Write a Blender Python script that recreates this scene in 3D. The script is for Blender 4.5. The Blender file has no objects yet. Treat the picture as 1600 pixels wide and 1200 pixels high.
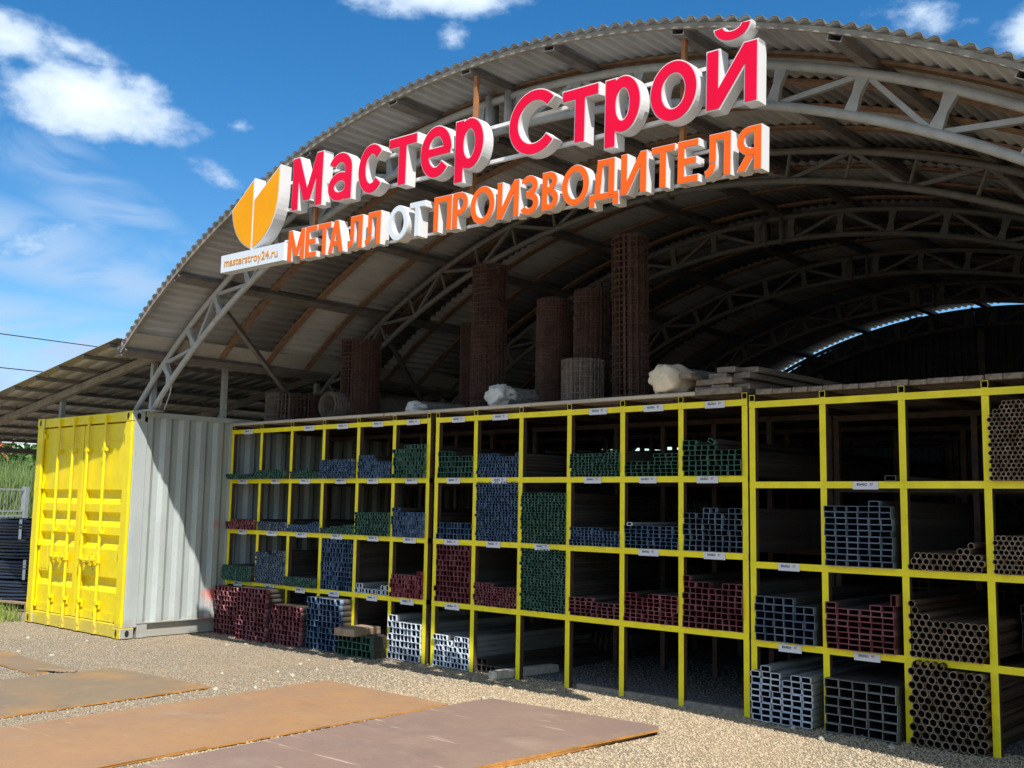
import bpy, bmesh, math, random
import numpy as np
from mathutils import Vector, Matrix
R = math.radians
rng = random.Random(7)
npr = np.random.default_rng(11)
scn = bpy.context.scene
COL = scn.collection

# ------------------------------------------------------------------ camera
FPX = 1650.0
CAM = np.array([11.373, -7.466, 1.62])
YAW, PITCH, ROLL = R(41.959), R(6.593), R(0.991)
def cam_axes():
    cy, sy, cp, sp = math.cos(YAW), math.sin(YAW), math.cos(PITCH), math.sin(PITCH)
    fwd = np.array([-sy*cp, cy*cp, sp]); right = np.array([cy, sy, 0.0]); up = np.cross(right, fwd)
    c, s = math.cos(ROLL), math.sin(ROLL)
    return c*right + s*up, -s*right + c*up, fwd
CR, CU, CF = cam_axes()
cd = bpy.data.cameras.new('camera'); cam = bpy.data.objects.new('camera', cd); COL.objects.link(cam)
cd.sensor_width = 36.0; cd.lens = 36.0*FPX/1600.0; cd.clip_start = 0.05; cd.clip_end = 3000.0
M = Matrix.Identity(4)
for i in range(3):
    M[i][0], M[i][1], M[i][2], M[i][3] = CR[i], CU[i], -CF[i], CAM[i]
cam.matrix_world = M
scn.camera = cam
scn.render.resolution_x, scn.render.resolution_y = 1024, 768
def sky_dir(px, py):            # direction of a point of the sky
    d = CR*(px-800)/FPX + CU*(600-py)/FPX + CF
    return d/np.linalg.norm(d)

# ------------------------------------------------------------------ light
scn.view_settings.view_transform = 'Standard'; scn.view_settings.look = 'None'
scn.view_settings.gamma = 1.0; scn.view_settings.exposure = 1.0
SUN = Vector((1.0, -0.555, 1.56)).normalized()
sl = bpy.data.lights.new('sun', 'SUN'); sl.energy = 3.3; sl.angle = R(0.5); sl.color = (1.0, 0.96, 0.90)
so = bpy.data.objects.new('sun', sl); COL.objects.link(so)
so.rotation_euler = SUN.to_track_quat('Z', 'Y').to_euler(); so.location = (20, -10, 30)

w = bpy.data.worlds.new('World'); scn.world = w; w.use_nodes = True
nt = w.node_tree; nt.nodes.clear()
def N(t, **k):
    n = nt.nodes.new(t)
    for a, b in k.items(): setattr(n, a, b)
    return n
def L(a, b): nt.links.new(a, b)
def mth(op, a, b=None, c=None, clamp=False):
    n = N('ShaderNodeMath', operation=op, use_clamp=clamp)
    for i, v in enumerate((a, b, c)):
        if v is None: continue
        if isinstance(v, (int, float)): n.inputs[i].default_value = v
        else: L(v, n.inputs[i])
    return n.outputs[0]
wo = N('ShaderNodeOutputWorld'); bg = N('ShaderNodeBackground'); L(bg.outputs[0], wo.inputs[0])
bg.inputs['Strength'].default_value = 0.15
sky = N('ShaderNodeTexSky', sky_type='NISHITA'); sky.sun_disc = False
sky.sun_elevation = math.asin(SUN.z); sky.sun_rotation = math.atan2(SUN.x, SUN.y)
sky.air_density = 1.0; sky.dust_density = 0.1; sky.ozone_density = 2.5
tc = N('ShaderNodeTexCoord')
def vdot(vec):
    n = N('ShaderNodeVectorMath', operation='DOT_PRODUCT'); L(tc.outputs['Generated'], n.inputs[0])
    n.inputs[1].default_value = tuple(vec); return n.outputs['Value']
mp = N('ShaderNodeMapping'); L(tc.outputs['Generated'], mp.inputs[0]); mp.inputs['Scale'].default_value = (1, 1, 1.7)
n1 = N('ShaderNodeTexNoise'); n1.inputs['Scale'].default_value = 11; n1.inputs['Detail'].default_value = 9; n1.inputs['Roughness'].default_value = 0.58
n1.inputs['Distortion'].default_value = 0.1
n3 = N('ShaderNodeTexNoise'); n3.inputs['Scale'].default_value = 38; n3.inputs['Detail'].default_value = 8; n3.inputs['Roughness'].default_value = 0.6; L(mp.outputs[0], n3.inputs['Vector'])
L(mp.outputs[0], n1.inputs['Vector'])
n2 = N('ShaderNodeTexNoise'); n2.inputs['Scale'].default_value = 5.5; n2.inputs['Detail'].default_value = 7; n2.inputs['Distortion'].default_value = 1.2
mp2 = N('ShaderNodeMapping'); L(tc.outputs['Generated'], mp2.inputs[0]); mp2.inputs['Scale'].default_value = (1.0, 2.2, 5.0); mp2.inputs['Rotation'].default_value = (0.25, 0.2, 0.6)
L(mp2.outputs[0], n2.inputs['Vector'])
# cumulus banks: centre, half extents, turn (in the sky), weight
CL = [((15, 58), 85, 42, -8, 1.05), ((110, 70), 70, 26, -14, .62), ((150, 158), 140, 50, -4, 1.25), ((110, 118), 90, 32, -10, .7), ((690, -12), 130, 38, 3, 1.15), ((705, 58), 26, 34, 0, .55),
      ((1625, 45), 60, 42, 0, .95), ((1440, 15), 70, 40, -20, .6), ((350, 277), 40, 20, -25, .6), ((372, 197), 22, 10, 0, .5), ((-260, 330), 240, 70, 0, 1.0), ((300, -330), 260, 80, 0, 1.0),
      # unseen cumulus banks added behind and beside the viewer as fill light
      ((.9, -.3, .5), 900, 500, 0, 1.1), ((.2, -.9, .45), 1100, 500, 5, 1.1), ((-.5, -.8, .4), 900, 420, 0, 1.1), ((.6, -.5, .9), 700, 500, 0, .9), ((.95, .3, .35), 800, 380, 0, 1.0), ((.1, -.3, 1.0), 500, 420, 0, .8)]
field = None
for pp, a, b, rot, wt in CL:
    c = sky_dir(*pp) if len(pp) == 2 else np.array(pp)/np.linalg.norm(pp); r_ = np.cross(c, [0, 0, 1.0]); r_ /= np.linalg.norm(r_); u_ = np.cross(r_, c)
    ca, sa = math.cos(R(rot)), math.sin(R(rot)); r2, u2 = ca*r_ + sa*u_, -sa*r_ + ca*u_
    x = mth('DIVIDE', vdot(r2), a/FPX*1.15); y = mth('DIVIDE', vdot(u2), b/FPX*1.15)
    q = mth('ADD', mth('MULTIPLY', x, x), mth('MULTIPLY', y, y))
    q = mth('ADD', q, mth('MULTIPLY', mth('LESS_THAN', vdot(c), 0.0), 99.0))
    e = mth('MULTIPLY', mth('SUBTRACT', 1.0, mth('SQRT', q)), wt)
    field = e if field is None else mth('MAXIMUM', field, e)
dens = mth('ADD', mth('MULTIPLY', mth('MAXIMUM', field, -1.0), 1.0), mth('MULTIPLY', mth('SUBTRACT', n1.outputs['Fac'], 0.5), 1.7))
def sstep(v, a, b):
    n = N('ShaderNodeMapRange', interpolation_type='SMOOTHSTEP'); L(v, n.inputs[0])
    n.inputs[1].default_value = a; n.inputs[2].default_value = b; return n.outputs[0]
dens = mth('ADD', dens, mth('MULTIPLY', mth('SUBTRACT', n3.outputs['Fac'], 0.5), 0.9))
cum = sstep(dens, 0.0, 0.62)
# thin high streaks, thicker towards the horizon on the left
band = None
for (px, py), a, b, rot, wt in [((150, 310), 230, 60, -32, .6), ((70, 390), 330, 60, -14, .7), ((150, 430), 300, 40, -8, .75), ((90, 530), 420, 60, -4, 1.0), ((30, 620), 900, 80, 0, .95)]:
    c = sky_dir(px, py); r_ = np.cross(c, [0, 0, 1.0]); r_ /= np.linalg.norm(r_); u_ = np.cross(r_, c)
    ca, sa = math.cos(R(rot)), math.sin(R(rot)); r2, u2 = ca*r_ + sa*u_, -sa*r_ + ca*u_
    x = mth('DIVIDE', vdot(r2), a/FPX); y = mth('DIVIDE', vdot(u2), b/FPX)
    q = mth('ADD', mth('MULTIPLY', x, x), mth('MULTIPLY', y, y))
    q = mth('ADD', q, mth('MULTIPLY', mth('LESS_THAN', vdot(c), 0.0), 99.0))
    e = mth('MULTIPLY', mth('SUBTRACT', 1.0, q, clamp=True), wt)
    band = e if band is None else mth('MAXIMUM', band, e)
cir = mth('MULTIPLY', sstep(n2.outputs['Fac'], 0.30, 0.60), mth('MULTIPLY', band, 0.95))
mask = mth('MAXIMUM', mth('MULTIPLY', cum, 0.95), cir, clamp=True)
# cloud body: a little greyer where it is thin on top
cr = N('ShaderNodeMix', data_type='RGBA'); L(sstep(dens, 0.1, 1.3), cr.inputs[0])
cr.inputs[6].default_value = (1.7, 2.3, 3.2, 1); cr.inputs[7].default_value = (3.5, 3.9, 4.1, 1)
mx = N('ShaderNodeMix', data_type='RGBA'); L(mask, mx.inputs[0])
hs = N('ShaderNodeHueSaturation'); hs.inputs['Saturation'].default_value = 1.38; hs.inputs['Value'].default_value = 0.50
L(sky.outputs[0], hs.inputs['Color'])
L(hs.outputs[0], mx.inputs[6]); L(cr.outputs[2], mx.inputs[7]); L(mx.outputs[2], bg.inputs['Color'])

# ------------------------------------------------------------------ helpers
def tag(o, label=None, cat=None, group=None, kind=None):
    if label: o['label'] = label
    if cat: o['category'] = cat
    if group: o['group'] = group
    if kind: o['kind'] = kind
    return o
def empty(name, loc=(0, 0, 0), rz=0.0, label=None, cat=None, group=None):
    o = bpy.data.objects.new(name, None); COL.objects.link(o); o.location = loc; o.rotation_euler = (0, 0, rz)
    o.empty_display_size = 0.2
    return tag(o, label, cat, group)
def link(name, me, parent=None, mats=None, smooth=False):
    if mats is not None:
        if len(me.materials): me.materials.clear()
        for m in (mats if isinstance(mats, (list, tuple)) else [mats]): me.materials.append(m)
    o = bpy.data.objects.new(name, me); COL.objects.link(o)
    if parent: o.parent = parent
    if smooth: me.polygons.foreach_set('use_smooth', [True]*len(me.polygons))
    return o
class MB:
    def __init__(s): s.v, s.f, s.m = [], [], []
    def quad(s, pts, m=0):
        b = len(s.v); s.v += [tuple(p) for p in pts]; s.f.append(tuple(range(b, b+len(pts)))); s.m.append(m)
    def box(s, x0, x1, y0, y1, z0, z1, m=0, mf=None):
        b = len(s.v)
        s.v += [(x0,y0,z0),(x1,y0,z0),(x1,y1,z0),(x0,y1,z0),(x0,y0,z1),(x1,y0,z1),(x1,y1,z1),(x0,y1,z1)]
        fs = [(0,3,2,1),(4,5,6,7),(0,1,5,4),(1,2,6,5),(2,3,7,6),(3,0,4,7)]   # bottom top front right back left
        for i, q in enumerate(fs):
            s.f.append(tuple(b+k for k in q)); s.m.append(mf.get(i, m) if mf else m)
    def bar(s, p, q, wd, h=None, up=(0, 0, 1), m=0):     # square bar
        h = h or wd; p, q = Vector(p), Vector(q); d = (q-p).normalized(); upv = Vector(up)
        if abs(d.dot(upv)) > 0.98: upv = Vector((1, 0, 0))
        sd = d.cross(upv).normalized(); u = sd.cross(d)
        b = len(s.v)
        for c in (p, q):
            for a, e in ((-1,-1),(1,-1),(1,1),(-1,1)): s.v.append(tuple(c + sd*a*wd/2 + u*e*h/2))
        for k in range(4): s.f.append((b+k, b+(k+1)%4, b+4+(k+1)%4, b+4+k)); s.m.append(m)
        s.f.append((b+3, b+2, b+1, b)); s.m.append(m); s.f.append((b+4, b+5, b+6, b+7)); s.m.append(m)
    def tube(s, pts, r, n=8, m=0, cap=True):
        pts = [Vector(p) for p in pts]; k = len(pts); b = len(s.v); prev = None
        for i, p in enumerate(pts):
            d = (pts[min(i+1, k-1)] - pts[max(i-1, 0)]).normalized()
            if prev is None:
                a = Vector((0, 0, 1)) if abs(d.z) < .9 else Vector((1, 0, 0))
                prev = (a - d*a.dot(d)).normalized()
            else: prev = (prev - d*prev.dot(d)).normalized()
            c = d.cross(prev); rr = r[i] if isinstance(r, (list, tuple)) else r
            for j in range(n):
                t = 2*math.pi*j/n; s.v.append(tuple(p + prev*math.cos(t)*rr + c*math.sin(t)*rr))
        for i in range(k-1):
            for j in range(n): s.f.append((b+i*n+j, b+i*n+(j+1)%n, b+(i+1)*n+(j+1)%n, b+(i+1)*n+j)); s.m.append(m)
        if cap:
            s.f.append(tuple(b+j for j in reversed(range(n)))); s.m.append(m)
            s.f.append(tuple(b+(k-1)*n+j for j in range(n))); s.m.append(m)
    def prism(s, poly, y0, y1, m=0, mfront=None):        # polygon in xz pushed along y
        b = len(s.v); n = len(poly)
        s.v += [(x, y0, z) for x, z in poly] + [(x, y1, z) for x, z in poly]
        s.f.append(tuple(b+i for i in range(n))); s.m.append(m if mfront is None else mfront)
        s.f.append(tuple(b+n+i for i in reversed(range(n)))); s.m.append(m)
        for i in range(n): s.f.append((b+i, b+n+i, b+n+(i+1)%n, b+(i+1)%n)); s.m.append(m)
    def mesh(s, name):
        me = bpy.data.meshes.new(name); me.from_pydata(s.v, [], s.f); me.polygons.foreach_set('material_index', s.m); me.update(); return me
    def build(s, name, mats, parent=None, smooth=False, fix=False, bevel=0):
        me = s.mesh(name)
        if fix or bevel:
            bm = bmesh.new(); bm.from_mesh(me)
            if bevel:
                bmesh.ops.remove_doubles(bm, verts=bm.verts, dist=1e-5)
                bmesh.ops.bevel(bm, geom=[e for e in bm.edges if len(e.link_faces) == 2 and e.calc_face_angle(0) > .5], offset=bevel, segments=1, affect='EDGES', clamp_overlap=True)
            bmesh.ops.recalc_face_normals(bm, faces=bm.faces); bm.to_mesh(me); bm.free()
        return link(name, me, parent, mats, smooth)
def npmesh(name, V, F):                                   # equal sized faces
    me = bpy.data.meshes.new(name); V = np.asarray(V, np.float32); F = np.asarray(F, np.int32); k = F.shape[1]
    me.vertices.add(len(V)); me.vertices.foreach_set('co', V.ravel()); me.loops.add(F.size); me.loops.foreach_set('vertex_index', F.ravel())
    me.polygons.add(len(F)); me.polygons.foreach_set('loop_start', np.arange(len(F), dtype=np.int32)*k)
    me.update(calc_edges=True); me.validate(); return me

# ------------------------------------------------------------------ materials
def mat(name, col, rough=.6, metal=0.0, var=.15, vscale=6.0, col2=None, bump=0.0, bscale=60.0, detail=6, spec=.5, stretch=None, rvar=.12, gen=None, contrast=(.35, .65)):
    m = bpy.data.materials.new(name); m.use_nodes = True; t = m.node_tree; b = t.nodes['Principled BSDF']
    b.inputs['Roughness'].default_value = rough; b.inputs['Metallic'].default_value = metal; b.inputs['Specular IOR Level'].default_value = spec
    co = t.nodes.new('ShaderNodeTexCoord'); mp_ = t.nodes.new('ShaderNodeMapping'); t.links.new(co.outputs['Object'], mp_.inputs[0])
    if stretch: mp_.inputs['Scale'].default_value = stretch
    nz = t.nodes.new('ShaderNodeTexNoise'); nz.inputs['Scale'].default_value = vscale; nz.inputs['Detail'].default_value = detail; nz.inputs['Roughness'].default_value = .62
    t.links.new(mp_.outputs[0], nz.inputs['Vector'])
    rp = t.nodes.new('ShaderNodeValToRGB'); t.links.new(nz.outputs['Fac'], rp.inputs[0])
    c2 = col2 or tuple(c*(1-var) for c in col); c1 = col if col2 else tuple(min(1, c*(1+var*.6)) for c in col)
    rp.color_ramp.elements[0].position, rp.color_ramp.elements[1].position = contrast
    rp.color_ramp.elements[0].color = (*c2, 1); rp.color_ramp.elements[1].color = (*c1, 1)
    t.links.new(rp.outputs[0], b.inputs['Base Color'])
    if rvar:
        mr = t.nodes.new('ShaderNodeMapRange'); t.links.new(nz.outputs['Fac'], mr.inputs[0]); mr.inputs[1].default_value = .3; mr.inputs[2].default_value = .7
        mr.inputs[3].default_value = min(1, rough+rvar); mr.inputs[4].default_value = max(.05, rough-rvar); t.links.new(mr.outputs[0], b.inputs['Roughness'])
    if bump:
        nb = t.nodes.new('ShaderNodeTexNoise'); nb.inputs['Scale'].default_value = bscale; nb.inputs['Detail'].default_value = 5; t.links.new(mp_.outputs[0], nb.inputs['Vector'])
        bp = t.nodes.new('ShaderNodeBump'); bp.inputs['Strength'].default_value = bump; bp.inputs['Distance'].default_value = .01
        t.links.new(nb.outputs['Fac'], bp.inputs['Height']); t.links.new(bp.outputs[0], b.inputs['Normal'])
    return m
def overlay(m, col, scale, lo, hi, stretch=None, amount=1.0, centre=None, radius=None, off=(0, 0, 0)):
    """worn patches / stains with a shape of their own over the base colour"""
    t = m.node_tree; b = t.nodes['Principled BSDF']; src = b.inputs['Base Color'].links[0].from_socket
    co = t.nodes.new('ShaderNodeTexCoord'); mp_ = t.nodes.new('ShaderNodeMapping'); t.links.new(co.outputs['Object'], mp_.inputs[0])
    mp_.inputs['Location'].default_value = off
    if stretch: mp_.inputs['Scale'].default_value = stretch
    nz = t.nodes.new('ShaderNodeTexNoise'); nz.inputs['Scale'].default_value = scale; nz.inputs['Detail'].default_value = 8; nz.inputs['Roughness'].default_value = .65
    t.links.new(mp_.outputs[0], nz.inputs['Vector']); fac = nz.outputs['Fac']
    if centre is not None:
        vm = t.nodes.new('ShaderNodeVectorMath'); vm.operation = 'SUBTRACT'; t.links.new(co.outputs['Object'], vm.inputs[0]); vm.inputs[1].default_value = centre
        sc = t.nodes.new('ShaderNodeVectorMath'); sc.operation = 'DIVIDE'; t.links.new(vm.outputs[0], sc.inputs[0]); sc.inputs[1].default_value = radius
        ln = t.nodes.new('ShaderNodeVectorMath'); ln.operation = 'LENGTH'; t.links.new(sc.outputs[0], ln.inputs[0])
        ad = t.nodes.new('ShaderNodeMath'); ad.operation = 'SUBTRACT'; t.links.new(fac, ad.inputs[0])
        ml = t.nodes.new('ShaderNodeMath'); ml.operation = 'MULTIPLY'; t.links.new(ln.outputs['Value'], ml.inputs[0]); ml.inputs[1].default_value = .5
        t.links.new(ml.outputs[0], ad.inputs[1]); fac = ad.outputs[0]
    mr = t.nodes.new('ShaderNodeMapRange'); mr.interpolation_type = 'SMOOTHSTEP'; t.links.new(fac, mr.inputs[0]); mr.inputs[1].default_value = lo; mr.inputs[2].default_value = hi; mr.inputs[4].default_value = amount
    mx_ = t.nodes.new('ShaderNodeMix'); mx_.data_type = 'RGBA'; t.links.new(mr.outputs[0], mx_.inputs[0]); t.links.new(src, mx_.inputs[6]); mx_.inputs[7].default_value = (*col, 1)
    t.links.new(mx_.outputs[2], b.inputs['Base Color']); return m

Y_RACK = mat('rack_yellow', (.92, .78, .004), .42, var=.1, vscale=9, bump=.05, bscale=90)
overlay(Y_RACK, (.50, .34, .02), 14, .62, .78, amount=.6)
PRIMER = mat('brown_primer', (.085, .05, .036), .75, var=.3, vscale=12)
Y_CON = mat('container_yellow', (.83, .655, .004), .45, var=.08, vscale=5, bump=.06, bscale=40)
overlay(Y_CON, (.42, .32, .03), 9, .60, .80, stretch=(1, 1, .35), amount=.6)
overlay(Y_CON, (.22, .17, .07), 16, .36, .50, centre=(-.86, -1.25, .86), radius=(.16, .6, .3), amount=.9)
G_CON = mat('container_grey', (.41, .45, .435), .6, var=.12, vscale=3.5, bump=.05, bscale=30, stretch=(1, 1, .35))
overlay(G_CON, (.22, .20, .17), 7, .62, .82, stretch=(1, 1, .3), amount=.55)
overlay(G_CON, (.30, .28, .25), 26, .66, .74, amount=.6)
overlay(G_CON, (.75, .12, .07), 6, .12, .42, centre=(0, -.17, .48), radius=(.5, .26, .16), amount=.75)
overlay(G_CON, (.60, .16, .14), 6, .10, .42, centre=(0, -.15, 1.35), radius=(.5, .1, .12), amount=.6)
overlay(G_CON, (.72, .30, .25), 6, .14, .46, centre=(0, -.25, .2), radius=(.5, .2, .12), amount=.6)
overlay(G_CON, (.30, .26, .20), 9, .02, .40, centre=(0, -.5, .12), radius=(2, 2.2, .20), amount=.55)
overlay(G_CON, (.33, .28, .22), 22, .60, .68, stretch=(1, 1, .5), amount=.5)
overlay(Y_CON, (.40, .31, .14), 9, .02, .42, centre=(-1.2, -1.3, .10), radius=(3, 2, .20), amount=.5)
overlay(Y_CON, (.16, .10, .05), 30, .70, .76, amount=.7)
overlay(Y_RACK, (.13, .085, .05), 34, .685, .73, amount=.75)
overlay(Y_RACK, (.70, .54, .03), 5, .58, .78, amount=.35)
DARK = mat('dark_hole', (.012, .012, .013), .8, var=.2)
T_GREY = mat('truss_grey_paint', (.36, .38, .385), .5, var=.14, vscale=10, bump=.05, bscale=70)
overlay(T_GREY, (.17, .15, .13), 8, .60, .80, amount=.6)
T_SHADE = mat('truss_shaded_grey', (.155, .155, .15), .6, var=.2, vscale=10, bump=.05, bscale=70)  # duller rear trusses, the shade inside the shed darkened into their colour
P_BROWN = mat('purlin_steel', (.16, .15, .145), .65, var=.25, vscale=7)
LATH = mat('lath_wood', (.26, .165, .11), .8, var=.3, vscale=5, stretch=(3, 3, 3), bump=.2, bscale=30)
FASCIA = mat('weathered_board', (.27, .245, .205), .85, var=.3, vscale=6, bump=.2, bscale=40)
SLATE_E = mat('roof_edge_mossy', (.085, .09, .08), .9, var=.3, vscale=8)
SLATE = mat('roof_sheet_grey', (.35, .36, .37), .85, var=.22, vscale=2.5, bump=.15, bscale=50, stretch=(1, .4, 1))
overlay(SLATE, (.12, .115, .11), 5, .58, .78, stretch=(2, .3, 2), amount=.55)
LEAN = mat('lean_sheet', (.42, .415, .39), .6, var=.2, vscale=2.5, metal=.0)
overlay(LEAN, (.22, .15, .10), 4, .6, .8, stretch=(.4, 2, 1), amount=.5)
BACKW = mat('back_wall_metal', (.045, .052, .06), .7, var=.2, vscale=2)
RUSTMESH = mat('rusty_wire', (.11, .06, .048), .8, var=.35, vscale=9)
OLDMESH = mat('galvanised_wire', (.24, .20, .17), .7, var=.3, vscale=12)
NETM = mat('netting_grey', (.20, .205, .20), .8, var=.4, vscale=30, bump=.5, bscale=80)
SACK = mat('white_sack', (.80, .70, .54), .75, var=.12, vscale=8, bump=.3, bscale=40)
SACKW = mat('white_film', (.70, .71, .70), .6, var=.12, vscale=8, bump=.3, bscale=40)
PLANK = mat('grey_plank', (.25, .205, .165), .85, var=.35, vscale=4, stretch=(6, 1, 6), bump=.3, bscale=20)
PLANKL = mat('pale_plank', (.50, .45, .37), .8, var=.2, vscale=4, stretch=(.6, 6, 6), bump=.2, bscale=25)
TIMBER = mat('timber_block', (.30, .215, .14), .8, var=.3, vscale=8, bump=.2, bscale=30)
STEEL = mat('tube_steel', (.085, .07, .06), .55, metal=.25, var=.35, vscale=7, stretch=(1, .15, 1))
overlay(STEEL, (.20, .12, .07), 5, .52, .75, stretch=(1, .3, 1), amount=.6)
GALV = mat('tube_grey', (.34, .35, .34), .5, metal=.3, var=.25, vscale=7, stretch=(1, .2, 1))
E_RED = mat('tube_end_red', (.33, .08, .10), .5, var=.3, vscale=30)
E_RED2 = mat('tube_end_bright_red', (.42, .07, .09), .5, var=.3, vscale=30)
E_BLUE = mat('tube_end_blue', (.085, .18, .34), .5, var=.3, vscale=30)
E_GREEN = mat('tube_end_green', (.06, .20, .14), .5, var=.3, vscale=30)
E_SLATE = mat('tube_end_slate', (.15, .22, .31), .5, var=.3, vscale=30)
E_WHITE = mat('tube_end_white', (.62, .70, .80), .45, var=.15, vscale=30)
E_BARE = mat('tube_end_bare', (.11, .10, .09), .5, metal=.2, var=.3, vscale=30)
E_GREY = mat('tube_end_grey', (.20, .215, .215), .5, metal=.2, var=.3, vscale=30)
E_PIPE = mat('pipe_end', (.36, .255, .165), .5, metal=.3, var=.3, vscale=30)
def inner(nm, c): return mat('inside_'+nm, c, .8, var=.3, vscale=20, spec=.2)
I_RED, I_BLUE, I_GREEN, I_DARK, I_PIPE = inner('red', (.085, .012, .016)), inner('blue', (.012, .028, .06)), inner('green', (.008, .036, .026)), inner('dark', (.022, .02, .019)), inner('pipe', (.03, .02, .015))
PIPEB = mat('pipe_brown', (.17, .105, .065), .6, metal=.2, var=.4, vscale=6, stretch=(1, .2, 1))
LABEL = mat('label_white', (.66, .69, .74), .5, var=.04)
INK = mat('label_ink', (.05, .06, .12), .6, var=.1)
INKR = mat('label_ink_red', (.45, .06, .06), .6, var=.1)
S_WHITE = mat('sign_white', (.72, .72, .72), .4, var=.03, vscale=3)
S_RED = mat('sign_red', (.82, .002, .045), .5, spec=.15, var=.05, vscale=2)
S_ORANGE = mat('sign_orange', (.95, .135, .012), .5, spec=.15, var=.05, vscale=2)
S_YEL = mat('sign_amber', (.88, .36, .003), .5, spec=.15, var=.06, vscale=2)
S_PALE = mat('sign_pale', (.70, .75, .80), .35, var=.04)
S_RAIL = mat('sign_rail', (.72, .73, .74), .4, var=.1)
RUSTBAR = mat('rust_orange_bar', (.36, .15, .055), .75, var=.25, vscale=10)
def plate_mat(name, a, b_, c):
    m = mat(name, a, .66, var=.2, vscale=1.1, col2=b_, detail=10, bump=.08, bscale=45, rvar=.12, contrast=(.36, .64))
    overlay(m, c, 1.1, .46, .68, stretch=(1, 1.3, 1), amount=.6)                                   # orange bloom
    overlay(m, tuple(x*.72 for x in b_), 2.4, .54, .70, stretch=(.8, 1.5, 1), amount=.35, off=(3, 1, 0))
    overlay(m, tuple(x*.80 for x in a), 16, .50, .64, amount=.30)                                  # mottling
    overlay(m, tuple(min(1, x*1.18) for x in a), 7, .54, .70, stretch=(.7, 1.6, 1), amount=.35, off=(1, 7, 0))
    overlay(m, tuple(min(1, x*1.25) for x in c), 40, .60, .66, stretch=(.25, 1.8, 1), amount=.35)
    overlay(m, (.36, .295, .205), 1.8, .54, .76, amount=.35, off=(9, 4, 0))                        # dust
    overlay(m, tuple(x*.6 for x in b_), 75, .62, .68, amount=.35)
    return m
PL_OR = plate_mat('plate_orange_rust', (.35, .20, .10), (.29, .175, .10), (.39, .21, .085))
PL_GR = plate_mat('plate_grey_rust', (.235, .17, .105), (.19, .145, .10), (.42, .215, .06))
PL_PU = plate_mat('plate_purple_scale', (.27, .18, .135), (.215, .145, .115), (.31, .215, .155))
overlay(PL_PU, (.55, .45, .34), 3.0, .635, .66, stretch=(.4, 6, 1), amount=.5, off=(2, 5, 0))
overlay(PL_OR, (.50, .37, .22), 2.6, .64, .67, stretch=(.4, 6, 1), amount=.45, off=(4, 2, 0))
PL_EDGE = mat('plate_edge_rust', (.45, .21, .05), .8, var=.3, vscale=8)
HOSE = mat('black_pe_pipe', (.018, .028, .05), .26, var=.2, vscale=6)
STRAP = mat('white_strap', (.62, .66, .68), .5, var=.1)
F_GREY = mat('fence_zinc', (.30, .32, .32), .5, metal=.3, var=.15)
BARK = mat('bark', (.10, .075, .055), .9, var=.3)
BRICK = mat('house_brick', (.45, .13, .065), .8, var=.15, vscale=3)
ROOFT = mat('house_roof', (.20, .075, .05), .8, var=.2, vscale=3)
CABLE = mat('cable_black', (.02, .02, .022), .6)

def island_mat(name, cols, rough=.85, transl=0.0):
    m = bpy.data.materials.new(name); m.use_nodes = True; t = m.node_tree; b = t.nodes['Principled BSDF']; b.inputs['Roughness'].default_value = rough
    b.inputs['Specular IOR Level'].default_value = .25
    g = t.nodes.new('ShaderNodeNewGeometry'); rp = t.nodes.new('ShaderNodeValToRGB'); t.links.new(g.outputs['Random Per Island'], rp.inputs[0])
    while len(rp.color_ramp.elements) < len(cols): rp.color_ramp.elements.new(.5)
    for i, c in enumerate(cols):
        rp.color_ramp.elements[i].position = i/(len(cols)-1); rp.color_ramp.elements[i].color = (*c, 1)
    t.links.new(rp.outputs[0], b.inputs['Base Color'])
    if transl: b.inputs['Transmission Weight'].default_value = 0
    return m
LEAF = island_mat('leaf_green', [(.03, .075, .015), (.06, .13, .025), (.10, .19, .04), (.05, .11, .03)], .6)
REED = island_mat('reed_green', [(.10, .17, .05), (.16, .24, .07), (.22, .28, .10), (.09, .15, .05)], .7)
GRASS = island_mat('grass_green', [(.10, .17, .03), (.20, .27, .05), (.28, .30, .08)], .7)
STONE_G = island_mat('crushed_stone_grey', [(.20, .17, .13), (.31, .26, .19), (.26, .215, .16), (.36, .30, .22), (.24, .21, .165), (.32, .265, .195)], .9)
STONE = island_mat('gravel_stone', [(.33, .26, .175), (.46, .36, .235), (.40, .315, .21), (.54, .435, .295), (.36, .30, .215), (.48, .385, .255)], .9)
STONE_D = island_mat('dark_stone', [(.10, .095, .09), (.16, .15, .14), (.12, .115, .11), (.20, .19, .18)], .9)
STONE_P = island_mat('pale_stone', [(.42, .36, .27), (.50, .45, .36), (.36, .30, .22)], .9)

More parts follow.
